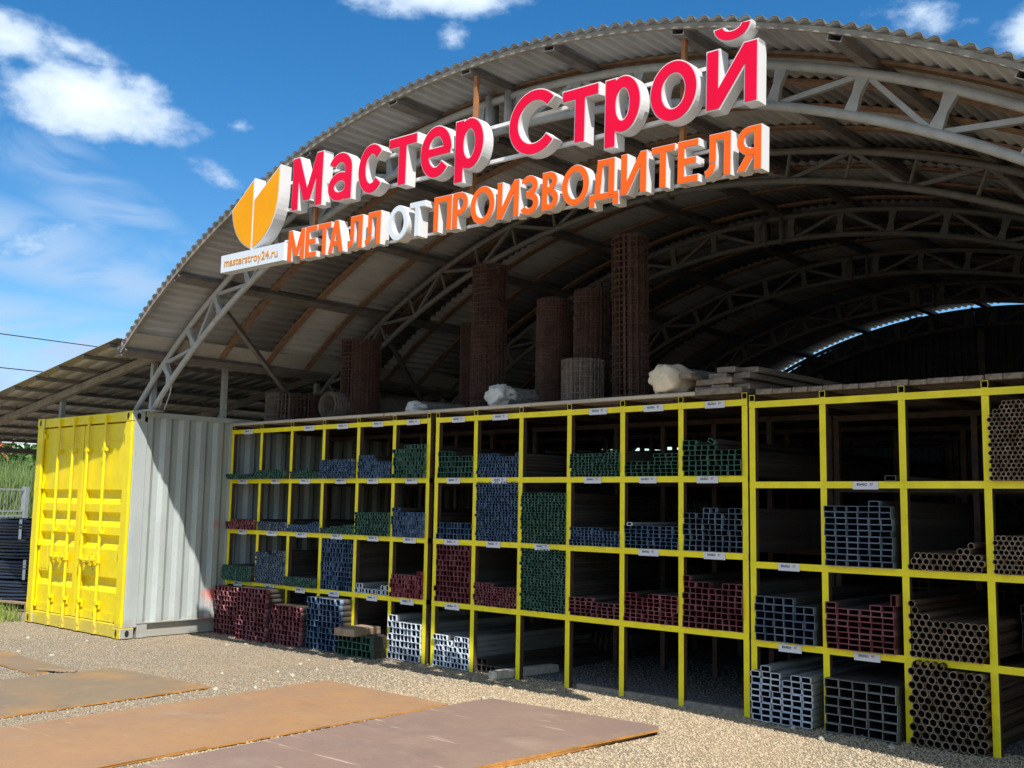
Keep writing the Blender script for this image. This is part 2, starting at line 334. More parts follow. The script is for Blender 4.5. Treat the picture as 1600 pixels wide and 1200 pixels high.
# ------------------------------------------------------------------ ground
GZ = 0.04
def ground_mat():
    m = bpy.data.materials.new('gravel_ground'); m.use_nodes = True; t = m.node_tree; b = t.nodes['Principled BSDF']; b.inputs['Roughness'].default_value = .95
    b.inputs['Specular IOR Level'].default_value = .2
    co = t.nodes.new('ShaderNodeTexCoord'); ge = t.nodes.new('ShaderNodeNewGeometry')
    def noise(s, d=6):
        n = t.nodes.new('ShaderNodeTexNoise'); n.inputs['Scale'].default_value = s; n.inputs['Detail'].default_value = d; t.links.new(ge.outputs['Position'], n.inputs['Vector']); return n.outputs['Fac']
    def ramp(f, st):
        r = t.nodes.new('ShaderNodeValToRGB'); t.links.new(f, r.inputs[0])
        while len(r.color_ramp.elements) < len(st): r.color_ramp.elements.new(.5)
        for e, (p, c) in zip(r.color_ramp.elements, st): e.position = p; e.color = (*c, 1)
        return r.outputs[0]
    vo = t.nodes.new('ShaderNodeTexVoronoi'); vo.inputs['Scale'].default_value = 85; t.links.new(ge.outputs['Position'], vo.inputs['Vector'])
    sp = t.nodes.new('ShaderNodeSeparateColor'); t.links.new(vo.outputs['Color'], sp.inputs[0])
    c1 = ramp(sp.outputs[0], [(0, (.19, .155, .11)), (.35, (.36, .285, .195)), (.7, (.45, .36, .245)), (1, (.26, .22, .165))])
    c2 = ramp(noise(.55, 5), [(.35, (.75, .80, .85)), (.62, (1.12, 1.03, .90))])
    mm = t.nodes.new('ShaderNodeMix'); mm.data_type = 'RGBA'; mm.blend_type = 'MULTIPLY'; mm.inputs[0].default_value = 1
    t.links.new(c1, mm.inputs[6]); t.links.new(c2, mm.inputs[7]); t.links.new(mm.outputs[2], b.inputs['Base Color'])
    bp = t.nodes.new('ShaderNodeBump'); bp.inputs['Strength'].default_value = .9; bp.inputs['Distance'].default_value = .012; bp.invert = True
    t.links.new(vo.outputs['Distance'], bp.inputs['Height'])
    bp2 = t.nodes.new('ShaderNodeBump'); bp2.inputs['Strength'].default_value = .5; bp2.inputs['Distance'].default_value = .05
    t.links.new(noise(5), bp2.inputs['Height']); t.links.new(bp2.outputs[0], bp.inputs['Normal']); t.links.new(bp.outputs[0], b.inputs['Normal'])
    return m
GM = ground_mat()
b = MB(); b.quad([(-600, -300, GZ), (600, -300, GZ), (600, 900, GZ), (-600, 900, GZ)])
tag(b.build('ground', GM), kind='structure')
MEADOW = mat('meadow_green', (.10, .16, .04), .9, var=.3, vscale=.5, col2=(.17, .20, .07), bump=.4, bscale=6)
b = MB(); b.quad([(-400, -40, GZ+.006), (-18, -40, GZ+.006), (-18, 300, GZ+.006), (-400, 300, GZ+.006)])
tag(b.build('meadow', MEADOW), kind='structure')
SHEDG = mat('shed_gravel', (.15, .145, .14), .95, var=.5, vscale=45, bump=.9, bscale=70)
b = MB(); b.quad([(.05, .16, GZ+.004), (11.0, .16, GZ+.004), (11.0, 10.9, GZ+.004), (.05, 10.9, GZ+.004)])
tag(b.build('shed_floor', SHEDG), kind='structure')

# plates lying on the gravel (corner points on the ground)
PLATES = [
 ('plate2', [(1.86,-5.0),(1.86,-2.41),(3.38,-2.32),(3.52,-5.2)], .012, PL_GR, 'grey brown steel plate with an orange rust patch at the left edge of the yard'),
 ('plate1', [(-.6,-2.70),(1.665,-2.715),(1.71,-3.09),(-.6,-3.07)], .012, PL_GR, 'small dull brown steel plate on the gravel nearest the yellow container'),
 ('plate3', [(3.86,-5.4),(3.76,-1.40),(5.29,-1.39),(5.33,-5.4)], .012, PL_OR, 'long orange brown rusty steel plate lying in the middle of the yard'),
 ('plate3b', [(3.9,-5.4),(3.9,-3.55),(5.31,-3.57),(5.345,-5.4)], .006, PL_OR, 'rusty steel sheet lying on top of the long orange brown plate'),
 ('plate4', [(5.56,-5.2),(5.40,-1.2),(5.44,-1.03),(7.0,-.98),(7.07,-1.08),(6.65,-5.2)], .016, PL_PU, 'purple brown scaled steel plate with pale scratches, nearest the camera'),
 ('plate5', [(6.2,-5.0),(6.4,-1.5),(7.03,-1.16),(6.985,-1.9),(6.70,-5.2)], .016, PL_EDGE, 'bright orange rusty plate peeking out beneath the purple brown plate')]
plate_polys = []
for nm, poly, th, mm, lab in PLATES:
    z0 = GZ + (.019 if nm == 'plate3b' else .024 if nm == 'plate4' else .006)
    bm = bmesh.new(); vs = [bm.verts.new((x, y, z0)) for x, y in poly]; f = bm.faces.new(vs)
    r_ = bmesh.ops.extrude_face_region(bm, geom=[f]); bmesh.ops.translate(bm, vec=(0, 0, th), verts=[v for v in r_['geom'] if isinstance(v, bmesh.types.BMVert)])
    bmesh.ops.recalc_face_normals(bm, faces=bm.faces)
    for f in bm.faces: f.material_index = 0 if abs(f.normal.z) > .5 else 1
    bmesh.ops.subdivide_edges(bm, edges=bm.edges, cuts=5, use_grid_fill=True)
    for v in bm.verts: v.co.z += .004*math.sin(v.co.x*2.3+1)*math.sin(v.co.y*1.7)
    me = bpy.data.meshes.new('steel_plate'); bm.to_mesh(me); bm.free()
    o = link('steel_plate', me, None, [mm, PL_EDGE]); tag(o, lab, 'steel plate', 'rusty steel plates lying on the gravel')
    plate_polys.append(np.array(poly))
b = MB(); b.box(-.19, .19, -.03, .03, 0, .010)
o = b.build('wood_offcut', TIMBER); o.location = (1.74, -2.88, GZ+.022); o.rotation_euler = (0, 0, R(35)); tag(o, 'short pale wood offcut lying at the corner of the small steel plate', 'wood offcut')
b = MB(); b.box(-.09, .09, -.012, .012, 0, .012)
o = b.build('wood_splinter', TIMBER); o.location = (3.86, -3.27, GZ+.004); o.rotation_euler = (0, 0, R(40)); tag(o, 'thin pale splinter in the gravel strip between two rusty plates', 'wood splinter')

def inside(poly, P):
    x, y = P[:, 0], P[:, 1]; res = np.zeros(len(P), bool); n = len(poly)
    for i in range(n):
        x1, y1 = poly[i]; x2, y2 = poly[(i+1) % n]
        c = ((y1 > y) != (y2 > y)) & (x < (x2-x1)*(y-y1)/((y2-y1)+1e-12)+x1); res ^= c
    return res
def stones(n, x0, x1, y0, y1, smin, smax, zoff=0.0, edge=0):
    P = np.stack([npr.uniform(x0, x1, n), npr.uniform(y0, y1, n)], 1)
    keep = np.ones(n, bool)
    for pl in plate_polys: keep &= ~inside(pl, P)
    keep &= ~((P[:, 0] < .0) & (P[:, 0] > -2.45) & (P[:, 1] > -1.36))
    # wedge that the lens could see, a step either side
    d = P - CAM[:2]; ang = np.degrees(np.arctan2(-d[:, 0], d[:, 1])) - math.degrees(YAW)
    keep &= np.abs(ang) < 31
    if edge: keep &= edge*(P[:, 0] - 3.9 + .25*P[:, 1] + npr.normal(0, .9, n)) > 0
    P = P[keep]; n = len(P)
    ico = bmesh.new(); bmesh.ops.create_icosphere(ico, subdivisions=1, radius=1); V0 = np.array([v.co[:] for v in ico.verts]); F0 = np.array([[v.index for v in f.verts] for f in ico.faces]); ico.free()
    S = npr.uniform(smin, smax, n)[:, None, None]
    V = V0[None]*(1 + npr.uniform(-.28, .28, (n, len(V0), 1)))*S*npr.uniform(.7, 1.25, (n, 1, 3))
    V[:, :, 2] *= .7
    a = npr.uniform(0, 6.28, n); c, s = np.cos(a)[:, None], np.sin(a)[:, None]
    X = V[:, :, 0]*c - V[:, :, 1]*s; Y = V[:, :, 0]*s + V[:, :, 1]*c
    V = np.stack([X + P[:, :1], Y + P[:, 1:], V[:, :, 2] + GZ + zoff + S[:, :, 0]*.25], 2)
    F = F0[None] + (np.arange(n)*len(V0))[:, None, None]
    return V.reshape(-1, 3), F.reshape(-1, 3)
V1, F1 = stones(95000, 3.0, 9.6, -5.2, .15, .0045, .0105, edge=1)
o = link('gravel', npmesh('gravel', V1, F1), None, STONE); tag(o, 'loose beige crushed stone in front of the racks', 'gravel', kind='stuff')
V2, F2 = stones(60000, -3.2, 5.6, -4.5, .15, .005, .012, edge=-1)
o = link('crushed_stone', npmesh('crushed_stone', V2, F2), None, STONE_G); tag(o, 'greyer crushed stone in front of the container', 'gravel', kind='stuff')
V4, F4 = stones(110, -2.5, 9.4, -4.6, -.05, .016, .032)
o = link('loose_stones', npmesh('loose_stones', V4, F4), None, STONE_P); tag(o, 'few larger pale stones scattered over the gravel', 'stones', kind='stuff')
V3, F3 = stones(9000, 3.6, 9.2, .15, 2.2, .006, .013, zoff=.003)
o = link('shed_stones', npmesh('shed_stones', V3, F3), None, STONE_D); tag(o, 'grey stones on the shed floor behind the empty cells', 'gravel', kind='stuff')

# ------------------------------------------------------------------ shipping container
CL_, CW, CH = 12.19, 2.438, 2.591
def make_container(name, x_face, y_front, door_mat, label):
    """grey ribbed container; its +X side stands in the plane x_face, doors look to -Y"""
    t = empty(name, (x_face, 0, 0), 0, label, 'shipping container')
    z0, z1 = GZ+.01, GZ+.01+CH; yf, yb = y_front, y_front+CL_
    # corrugated sides
    prof = []; y = yf+.20
    while y < yb-.22:
        prof += [(y, -.012), (y+.068, -.012), (y+.118, -.048), (y+.186, -.048)]; y += .236
    prof.append((yb-.2, -.012))
    for sgn, base in ((0, 0.0), (1, -CW)):
        m = MB()
        for i in range(len(prof)-1):
            (ya, xa), (yb_, xb) = prof[i], prof[i+1]
            if sgn: xa, xb = -xa, -xb
            m.quad([(base+xa, ya, z0+.171), (base+xb, yb_, z0+.171), (base+xb, yb_, z1-.06), (base+xa, ya, z1-.06)])
        m.build('side_wall', G_CON, t)
    f = MB()
    for x0, x1 in ((-.10, 0.0), (-CW, -CW+.10)):
        f.box(x0, x1, yb-.2, yb, z0+.118, z1-.118)
        f.box(x0+.03, x1-.055 if x1 == 0 else x1-.03, yf+.2, yb-.2, z0, z0+.158)
        f.box(x0+.012, x1-.006, yf+.201, yb-.201, z0+.1585, z0+.172)        # bottom rail
        f.box(x0+.03, x1-.003 if x1 == 0 else x1-.03, yf+.18, yb-.18, z1-.06, z1)
    f.box(-CW+.1, -.1, yb-.06, yb-.01, z0, z1)
    f.box(-.1, -.012, yf+.202, yf+.33, z0+.001, z0+.152)
    f.build('frame', G_CON, t)
    r = MB(); r.box(-CW+.1, -.1, yf+.1, yb-.1, z1-.055, z1-.02); r.build('roof_panel', G_CON, t)
    fl = MB(); fl.box(-CW+.1, -.1, yf+.1, yb-.1, z0+.1, z0+.15); fl.build('floor_panel', G_CON, t)
    for x0, x1 in ((-.16, 0.0), (-CW, -CW+.16)):
        f = MB(); right = x1 == 0
        f.box(x0, x1 if right else x1-.10, yf+.035, yf+.2, z0+.118, z1-.118)
        f.build('corner_post', [G_CON], t, bevel=.006)
        f = MB(); xa, xb = (x0+.004, x1-.004)
        f.box(xa, xb, yf, yf+.034, z0+.119, z1-.119)
        f.build('corner_post', [door_mat], t, bevel=.006)
    f = MB(); f.box(-CW+.16, -.16, yf+.02, yf+.15, z1-.115, z1-.002); f.build('door_header', [door_mat], t, bevel=.005)
    f = MB(); f.box(-CW+.18, -.18, yf+.015, yf+.15, z0+.002, z0+.15); f.build('door_sill', [door_mat], t, bevel=.005)
    # castings with oval holes
    for x0 in (-.178, -CW):
        for zz in (z0, z1-.118):
            c = MB(); c.box(x0, x0+.178, yf-.004, yf+.162, zz, zz+.118, mf={0: 1, 1: 1, 2: 0, 3: 1, 4: 1, 5: 1})
            cm = c.build('corner_casting', [door_mat, G_CON], t, bevel=.006)
            h = MB(); pts = [(math.cos(a)*.02, math.sin(a)*.042*(1 if abs(math.sin(a)) > .2 else 1)) for a in np.linspace(0, 2*math.pi, 16, endpoint=False)]
            h.quad([(x0+.089+px, yf-.0075, zz+.059+pz) for px, pz in pts])
            xs = .0035 if x0 > -1 else -CW-.0035
            h.quad([(xs, yf+.08+px*1.3, zz+.059+pz*.9) for px, pz in pts])
            h.build('casting_hole', DARK, cm)
    # doors with pressed horizontal grooves
    def zprof(za, zb):
        p = [(za, 0.0)]
        for gz in (.49, .98, 1.245, 1.51):
            p += [(z0+gz, 0), (z0+gz+.075, .046), (z0+gz+.125, .046), (z0+gz+.172, 0)]
        p.append((zb, 0.0)); return p
    for k, (xa, xb) in enumerate(((-CW+.075, -CW/2-.012), (-CW/2+.012, -.075))):
        d = MB(); za, zb = z0+.16, z1-.13; yd = yf+.055
        p = zprof(za, zb)
        for i in range(len(p)-1):
            (a, ya), (c, yc) = p[i], p[i+1]
            d.quad([(xa+.09, yd+ya, a), (xb-.09, yd+ya, a), (xb-.09, yd+yc, c), (xa+.09, yd+yc, c)])
        for q0, q1 in ((xa, xa+.09), (xb-.09, xb)):
            d.box(q0, q1, yd-.012, yd+.05, za, zb)
        d.box(xa+.09, xb-.09, yd-.006, yd+.05, za, za+.10); d.box(xa+.09, xb-.09, yd-.006, yd+.05, zb-.20, zb)
        do = d.build('door', door_mat, t)
        g = MB(); xg = (xa-.012 if k == 0 else xb-.004); g.box(xg, xg+.016, yd-.02, yd+.03, za, zb); g.build('door_gasket', door_mat, do)
        for zz in (.24, 1.0, 1.72, 2.36):
            h = MB(); xe = xa if k == 0 else xb
            sg = 1 if k == 0 else -1
            h.prism([(xe-.05*sg, z0+zz-.045), (xe+.13*sg, z0+zz-.03), (xe+.13*sg, z0+zz+.03), (xe-.05*sg, z0+zz+.045)][::(1 if k == 0 else -1)], yd-.04, yd-.014)
            h.tube([(xe-.055*sg, yd-.042, z0+zz-.07), (xe-.055*sg, yd-.042, z0+zz+.07)], .017, 8)
            h.build('hinge', door_mat, do, fix=True)
        for q in ((-1.83, -1.44) if k == 0 else (-1.06, -.63)):
            lr = MB(); lr.tube([(q, yf+.008, z0+.04), (q, yf+.008, z1-.06)], .0175, 10)
            for zz in (.09, .36, 1.18, 2.16, 2.50):
                lr.box(q-.038, q+.038, yf-.008, yf+.05, z0+zz-.02, z0+zz+.02)
            for zz in (.04, 2.545): lr.box(q-.03, q+.045, yf-.018, yf+.03, z0+zz-.03, z0+zz+.022)
            ro = lr.build('lock_rod', door_mat, do)
            for zz in (.16, .29):
                bo = MB(); bo.box(q-.05, q+.05, yf+.028, yf+.046, z0+zz, z0+zz+.09); bo.build('rod_bracket', door_mat, ro)
            sgn = 1 if q in (-1.83, -1.06) else -1
            ha = MB(); ha.bar((q, yf-.012, z0+.86), (q+.30*sgn, yf-.012, z0+.83), .028, .02); ha.box(q+.28*sgn-.03, q+.28*sgn+.03, yf-.02, yf+.045, z0+.79, z0+.90)
            ha.box(q-.03, q+.03, yf-.02, yf+.02, z0+.82, z0+.91)
            ha.build('door_handle', door_mat, do)
        if k == 0:
            pl = MB(); pl.box(xa+.13, xa+.32, yd-.004, yd+.004, z0+.69, z0+.97); pl.build('data_plate', door_mat, do)
    return t
con = make_container('shipping_container', 0.0, -1.35, Y_CON, 'grey ribbed shipping container with closed yellow double doors')
# the arch stands on a second container beyond the right edge
def copy_tree(o, parent=None):
    c = o.copy(); COL.objects.link(c); c.parent = parent
    for ch in o.children: copy_tree(ch, c)
    return c
con2 = copy_tree(con); con2.location.x = 13.6
con2['label'] = 'grey ribbed shipping container holding up the right foot of the arches'

# ------------------------------------------------------------------ arched shed
XC, ZC, RI, RO = 5.522, -3.307, 8.07, 8.345
TY = [-1.15, 1.24, 3.63, 6.02, 8.41, 10.75]
RPUR, RLATH, RROOF = 8.38, 8.434, 8.47
shed = empty('arched_shed', (XC, 0, GZ), 0, 'open fronted arched shed of grey steel trusses under corrugated sheets', 'shed')
def P(th, r, y): return (r*math.sin(th), y, ZC + r*math.cos(th) - GZ)       # local to the shed
TOPZ = GZ+.01+CH
THO, THI = math.acos((TOPZ-ZC)/RO), math.acos((TOPZ-ZC)/RI)
for k, y in enumerate(TY):
    m = MB()
    for rr, tt in ((RO, THO), (RI, THI)):
        m.tube([P(a, rr, y) for a in np.linspace(-tt, tt, 61)], .034, 10)
    for s in (-1, 1):                                            # joint plates at the crown, feet plates
        a = R(.75)*s; m.bar(P(a, RI-.05, y), P(a, RO+.04, y), .03, .14, up=(0, 1, 0))
        a2 = R(1.25)*s; m.bar(P(a2, RI+.03, y), P(a2, RO-.03, y), .10, .012, up=(0, 1, 0))
        f0, f1 = P(s*THO, RO, y), P(s*THI, RI, y)
        m.box(min(f0[0], f1[0])-.1, max(f0[0], f1[0])+.1, y-.1, y+.1, TOPZ-GZ+.001, TOPZ-GZ+.016)
    tm_ = T_GREY if k == 0 else T_SHADE
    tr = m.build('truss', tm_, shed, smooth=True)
    st = R(4.15); st0 = R(1.55)
    for s in (-1, 1):
        wb = MB()
        for j in range(0, 11):
            a = s*(st0 + st*j)
            if abs(a) > THI-.01: break
            pi, po = Vector(P(a, RI+.02, y)), Vector(P(a, RO-.02, y)); mid = (pi+po)/2
            if k == 1: wb.tube([pi, po], .018, 6)
            else:      # pinched pipe: flat ends, round middle
                wv = .03
                for (q0, q1, w0, w1) in ((pi, mid, .092, .058), (mid, po, .058, .092)):
                    d = (q1-q0).normalized(); sd = Vector((d.z, 0, -d.x)); b0 = len(wb.v)
                    for c, ww in ((q0, w0), (q1, w1)):
                        for e in ((-1, -.6), (1, -.6), (1, .6), (-1, .6)): wb.v.append(tuple(c + sd*e[0]*ww/2 + Vector((0, e[1]*.034, 0))))
                    for q in range(4): wb.f.append((b0+q, b0+(q+1)%4, b0+4+(q+1)%4, b0+4+q)); wb.m.append(0)
            a2 = s*(st0 + st*(j+1))
            if abs(a2) < THI:
                if j % 2 == 1: wb.bar(P(a+s*.004, RO-.02, y+.012), P(a2-s*.006, RI+.02, y+.012), .036)
                else: wb.bar(P(a+s*.006, RI+.02, y+.012), P(a2-s*.004, RO-.02, y+.012), .036)
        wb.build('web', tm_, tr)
# purlins along the shed
PA = [math.asin((x-XC)/RPUR) for x in (1.34, 2.43, 3.53, 4.719, 5.596, 6.469, 7.606, 8.717, 9.771, 10.6)]
PA.append(math.asin((.30-XC)/RPUR))
for a in PA:
    m = MB(); nrm = Vector((math.sin(a), 0, math.cos(a)))
    p0, p1 = Vector(P(a, (RPUR+RLATH)/2, -1.665)), Vector(P(a, (RPUR+RLATH)/2, 10.95))
    tg = Vector((math.cos(a), 0, -math.sin(a)))
    wd, h, t_ = .10, RLATH-RPUR, .006
    # C channel: open end shows dark
    for (u0, u1, v0, v1) in ((-wd/2, -wd/2+t_, -h/2, h/2), (wd/2-t_, wd/2, -h/2, h/2), (-wd/2+t_, wd/2-t_, h/2-t_, h/2), (-wd/2+t_, wd/2-t_, -h/2, -h/2+t_)):
        b0 = len(m.v)
        for c in (p0, p1):
            for uu, vv in ((u0, v0), (u1, v0), (u1, v1), (u0, v1)): m.v.append(tuple(c + tg*uu + nrm*vv))
        for q in range(4): m.f.append((b0+q, b0+(q+1)%4, b0+4+(q+1)%4, b0+4+q)); m.m.append(0)
        m.f.append((b0+3, b0+2, b0+1, b0)); m.m.append(0)
    m.build('purlin', P_BROWN, shed, fix=True)
A0, A1 = math.asin((.21-XC)/RROOF), math.asin((11.16-XC)/RROOF)
PAs = sorted(PA)
def arc_strip(m, r0, r1, y0, y1, a0, a1, n):
    for i in range(n):
        u, v = a0+(a1-a0)*i/n, a0+(a1-a0)*(i+1)/n
        q = [P(u, r0, y0), P(v, r0, y0), P(v, r0, y1), P(u, r0, y1), P(u, r1, y0), P(v, r1, y0), P(v, r1, y1), P(u, r1, y1)]
        b0 = len(m.v); m.v += q
        for f in ((0,1,2,3),(7,6,5,4),(4,5,1,0),(6,7,3,2)): m.f.append(tuple(b0+k for k in f)); m.m.append(0)
        if i == 0: m.f.append((b0, b0+3, b0+7, b0+4)); m.m.append(0)
        if i == n-1: m.f.append((b0+1, b0+5, b0+6, b0+2)); m.m.append(0)
for y in (-1.06, -.42, .22, .84, 1.55, 2.2, 2.85, 3.5, 4.2, 4.9, 5.6, 6.3, 7.1, 7.9, 8.7, 9.5, 10.3):
    m = MB()
    for i in range(len(PAs)-1):
        ga = .045/8.5
        jit = rng.uniform(-.02, .02)
        arc_strip(m, RLATH-.002, RROOF-.0155, y-.045+jit, y+.045+jit, PAs[i]+ga*rng.uniform(-1, .1), PAs[i+1]-ga*rng.uniform(-1, .1), 5)
    m.build('roof_lath', LATH, shed, fix=True)
m = MB(); arc_strip(m, RLATH-.012, RROOF-.012, -1.672, -1.64, A0, A1, 70); m.build('fascia_board', FASCIA, shed, fix=True)
# corrugated sheets, overlapping rows along y
m = MB(); NW = int((A1-A0)*RROOF/.107); K = 8
SH = [-1.69, .15, 1.9, 3.65, 5.4, 7.15, 8.9, 10.83]
Vs, Fs = [], []
for si in range(len(SH)-1):
    ya, yb = SH[si], SH[si+1]+.14
    na = NW*K+1; base = len(Vs)
    for layer in (0, 1):
        for yy, lift in ((ya, .008), (yb, .0)):
            for i in range(na):
                ph = 2*math.pi*i/K; wv = max(-.95, min(.55, 1.15*math.sin(ph)))*.019 + math.sin(i*.013+si)*.003
                Vs.append(P(A0+(A1-A0)*i/(na-1), RROOF + wv + lift + layer*.008, yy))
    def ix(l, e, i): return base + (l*2+e)*na + i
    for i in range(na-1):
        Fs.append((ix(0,0,i), ix(0,1,i), ix(0,1,i+1), ix(0,0,i+1))); Fs.append((ix(1,0,i), ix(1,0,i+1), ix(1,1,i+1), ix(1,1,i)))
        Fs.append((ix(0,0,i), ix(0,0,i+1), ix(1,0,i+1), ix(1,0,i)))
        Fs.append((ix(0,1,i), ix(1,1,i), ix(1,1,i+1), ix(0,1,i+1)))
ro_ = link('roof_sheet', npmesh('roof_sheet', Vs, Fs), shed, [SLATE, SLATE_E])
mi_ = np.zeros(len(Fs), np.int32); mi_[2::4] = 1; mi_[1::4] = 1; ro_.data.polygons.foreach_set('material_index', mi_); ro_.data.update()
# smooth eave strip and the beam that carries it
m = MB(); arc_strip(m, RROOF-.030, RROOF-.024, -1.63, 10.9, A0-.008, A0+.038, 4); m.build('eave_strip', LEAN, shed, fix=True)
m = MB(); m.box(.10-XC, .19-XC, -1.66, 10.9, 3.26-GZ, 3.335-GZ); m.build('eave_beam', P_BROWN, shed)
# knee braces from the front truss back to the next
for s in (-1, 1):
    for i in range(2):
        m = MB(); a = s*R(30.5); p = Vector(P(a, RI+.1, TY[i]+.03)); q = Vector(P(s*(THI+.0), RI, TY[i+1]-.12)); q.z = TOPZ-GZ+.02
        m.bar(p, q, .05); m.build('wind_brace', P_BROWN, shed)
# back wall: tall ribbed sheets that stop a little short of the roof
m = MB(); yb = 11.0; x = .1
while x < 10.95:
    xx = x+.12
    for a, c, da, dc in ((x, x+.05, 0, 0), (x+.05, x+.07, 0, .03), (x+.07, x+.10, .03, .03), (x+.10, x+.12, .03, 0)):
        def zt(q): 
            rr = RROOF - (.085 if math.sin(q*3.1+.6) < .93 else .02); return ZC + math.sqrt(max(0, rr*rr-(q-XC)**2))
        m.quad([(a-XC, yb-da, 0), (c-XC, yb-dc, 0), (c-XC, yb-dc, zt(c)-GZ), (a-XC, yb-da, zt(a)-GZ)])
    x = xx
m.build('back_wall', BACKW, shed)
for xx in (2.6, 5.5, 8.4):
    m = MB(); m.box(xx-XC-.05, xx-XC+.05, 10.84, 10.94, 0, ZC+math.sqrt(RI**2-(xx-XC)**2)-GZ-.05); m.build('back_post', P_BROWN, shed)
# loose cable hanging at the corner
m = MB()
for k in range(2):
    pts = []
    for i in range(15):
        t_ = i/14; x0, z0_, x1, z1_ = .12+k*.05, 3.33, -.02+k*.06, 2.68
        pts.append((x0+(x1-x0)*t_+.16*math.sin(t_*math.pi)-XC, -1.05-.1*k+.1*t_, z0_+(z1_-z0_)*t_-GZ))
    m.tube(pts, .007, 6)
m.build('wiring', S_RAIL, shed, smooth=True)

# ------------------------------------------------------------------ lean-to on the left
lt = empty('lean_to_roof', (-2.9, 0, GZ), 0, 'low lean-to roof of ribbed metal sheets left of the arch', 'lean-to roof')
LX = -2.9; SLP = .14
def lz(x): return 3.40 + SLP*(x-.21)
m = MB(); x0, x1 = -5.95, .27; y = -1.74
Vs, Fs = [], []
pr = []
while y < 11.0:
    pr += [(y, 0.0), (y+.13, 0.0), (y+.145, .028), (y+.175, .028), (y+.19, 0.0)]; y += .20
for off in (0, .004):
    for yy, dz in pr:
        for xx in (x0, x1): Vs.append((xx-LX, yy, lz(xx)+dz+off-GZ))
n = len(pr)
for i in range(n-1):
    a = 2*i; Fs.append((a, a+1, a+3, a+2)); c = 2*n+2*i; Fs.append((c, c+2, c+3, c+1))
Fs.append((0, 1, 2*n+1, 2*n))
link('roof_sheet', npmesh('lean_sheet', Vs, Fs), lt, LEAN)
for xx in (.05, -.55, -1.16, -1.77, -2.38, -3.0, -3.6, -4.2, -4.8, -5.4, -5.88):
    m = MB(); m.box(xx-LX-.02, xx-LX+.02, -1.72, 10.95, lz(xx)-.045-GZ, lz(xx)-.003-GZ); m.build('purlin', P_BROWN, lt)
for y in TY:
    m = MB(); m.bar((.12-LX, y, lz(.12)-.10-GZ), (-5.9-LX, y, lz(-5.9)-.10-GZ), .07, .09); m.build('rafter', P_BROWN if y > 0 else FASCIA, lt)
    for xx, zb in ((-.06, TOPZ), (-2.36, TOPZ), (-5.85, GZ)):
        m = MB(); m.box(xx-LX-.03, xx-LX+.03, y+.04, y+.10, zb-GZ, lz(xx)-.14-GZ); m.build('post', T_GREY, lt)
m = MB(); m.box(-.09-LX, -.03-LX, -.15, -.09, TOPZ-GZ, lz(-.06)-.06-GZ); m.build('post', T_GREY, lt)
m = MB(); m.box(-5.93-LX, -5.85-LX, -1.7, 10.9, lz(-5.9)-.22-GZ, lz(-5.9)-.14-GZ); m.build('eave_beam', P_BROWN, lt)
m = MB(); m.box(-6.0-LX, -5.985-LX, -1.78, 10.95, lz(-5.95)-.05-GZ, lz(-5.95)-.01-GZ); m.build('gutter', S_RAIL, lt)
m = MB(); m.box(11.10-XC, 11.125-XC, -1.2, 11.0, 2.60-GZ, 3.04-GZ); m.build('side_light_block', BACKW, shed)  # unseen sheet added to keep light out of the shed's right side

# ------------------------------------------------------------------ sign
SG = empty('shop_sign', (8.25, -1.73, 0), 0, 'red and orange raised Cyrillic letters with an amber leaf emblem under the arch', 'sign')
SG.rotation_euler = (0, R(1.212), R(1.0))
def glyph_mesh(txt, bold, ext, res=6):
    cu = bpy.data.curves.new('glyph', 'FONT'); cu.body = txt; cu.size = 1.0; cu.offset = bold; cu.extrude = ext; cu.resolution_u = res; cu.fill_mode = 'BOTH'
    ob = bpy.data.objects.new('glyph', cu); COL.objects.link(ob); bpy.context.view_layer.update()
    dg = bpy.context.evaluated_depsgraph_get(); me = bpy.data.meshes.new_from_object(ob.evaluated_get(dg), depsgraph=dg)
    bpy.data.objects.remove(ob); bpy.data.curves.remove(cu); return me
def place(me, s0, s1, z0, z1, yf, depth, box):
    """map glyph box (in its own xy) onto s0..s1, z0..z1; glyph z to depth"""
    n = len(me.vertices); co = np.empty(n*3, np.float32); me.vertices.foreach_get('co', co); co = co.reshape(-1, 3)
    bx0, bx1, by0, by1, ext = box
    X = s0 + (co[:, 0]-bx0)/(bx1-bx0)*(s1-s0); Z = z0 + (co[:, 1]-by0)/(by1-by0)*(z1-z0)
    Y = yf + (1 - (co[:, 2]+ext)/(2*ext))*depth
    me.vertices.foreach_set('co', np.stack([X, Y, Z], 1).astype(np.float32).ravel())
    me.update()
def bounds(me):
    co = np.array([v.co[:] for v in me.vertices]); return co[:, 0].min(), co[:, 0].max(), co[:, 1].min(), co[:, 1].max()
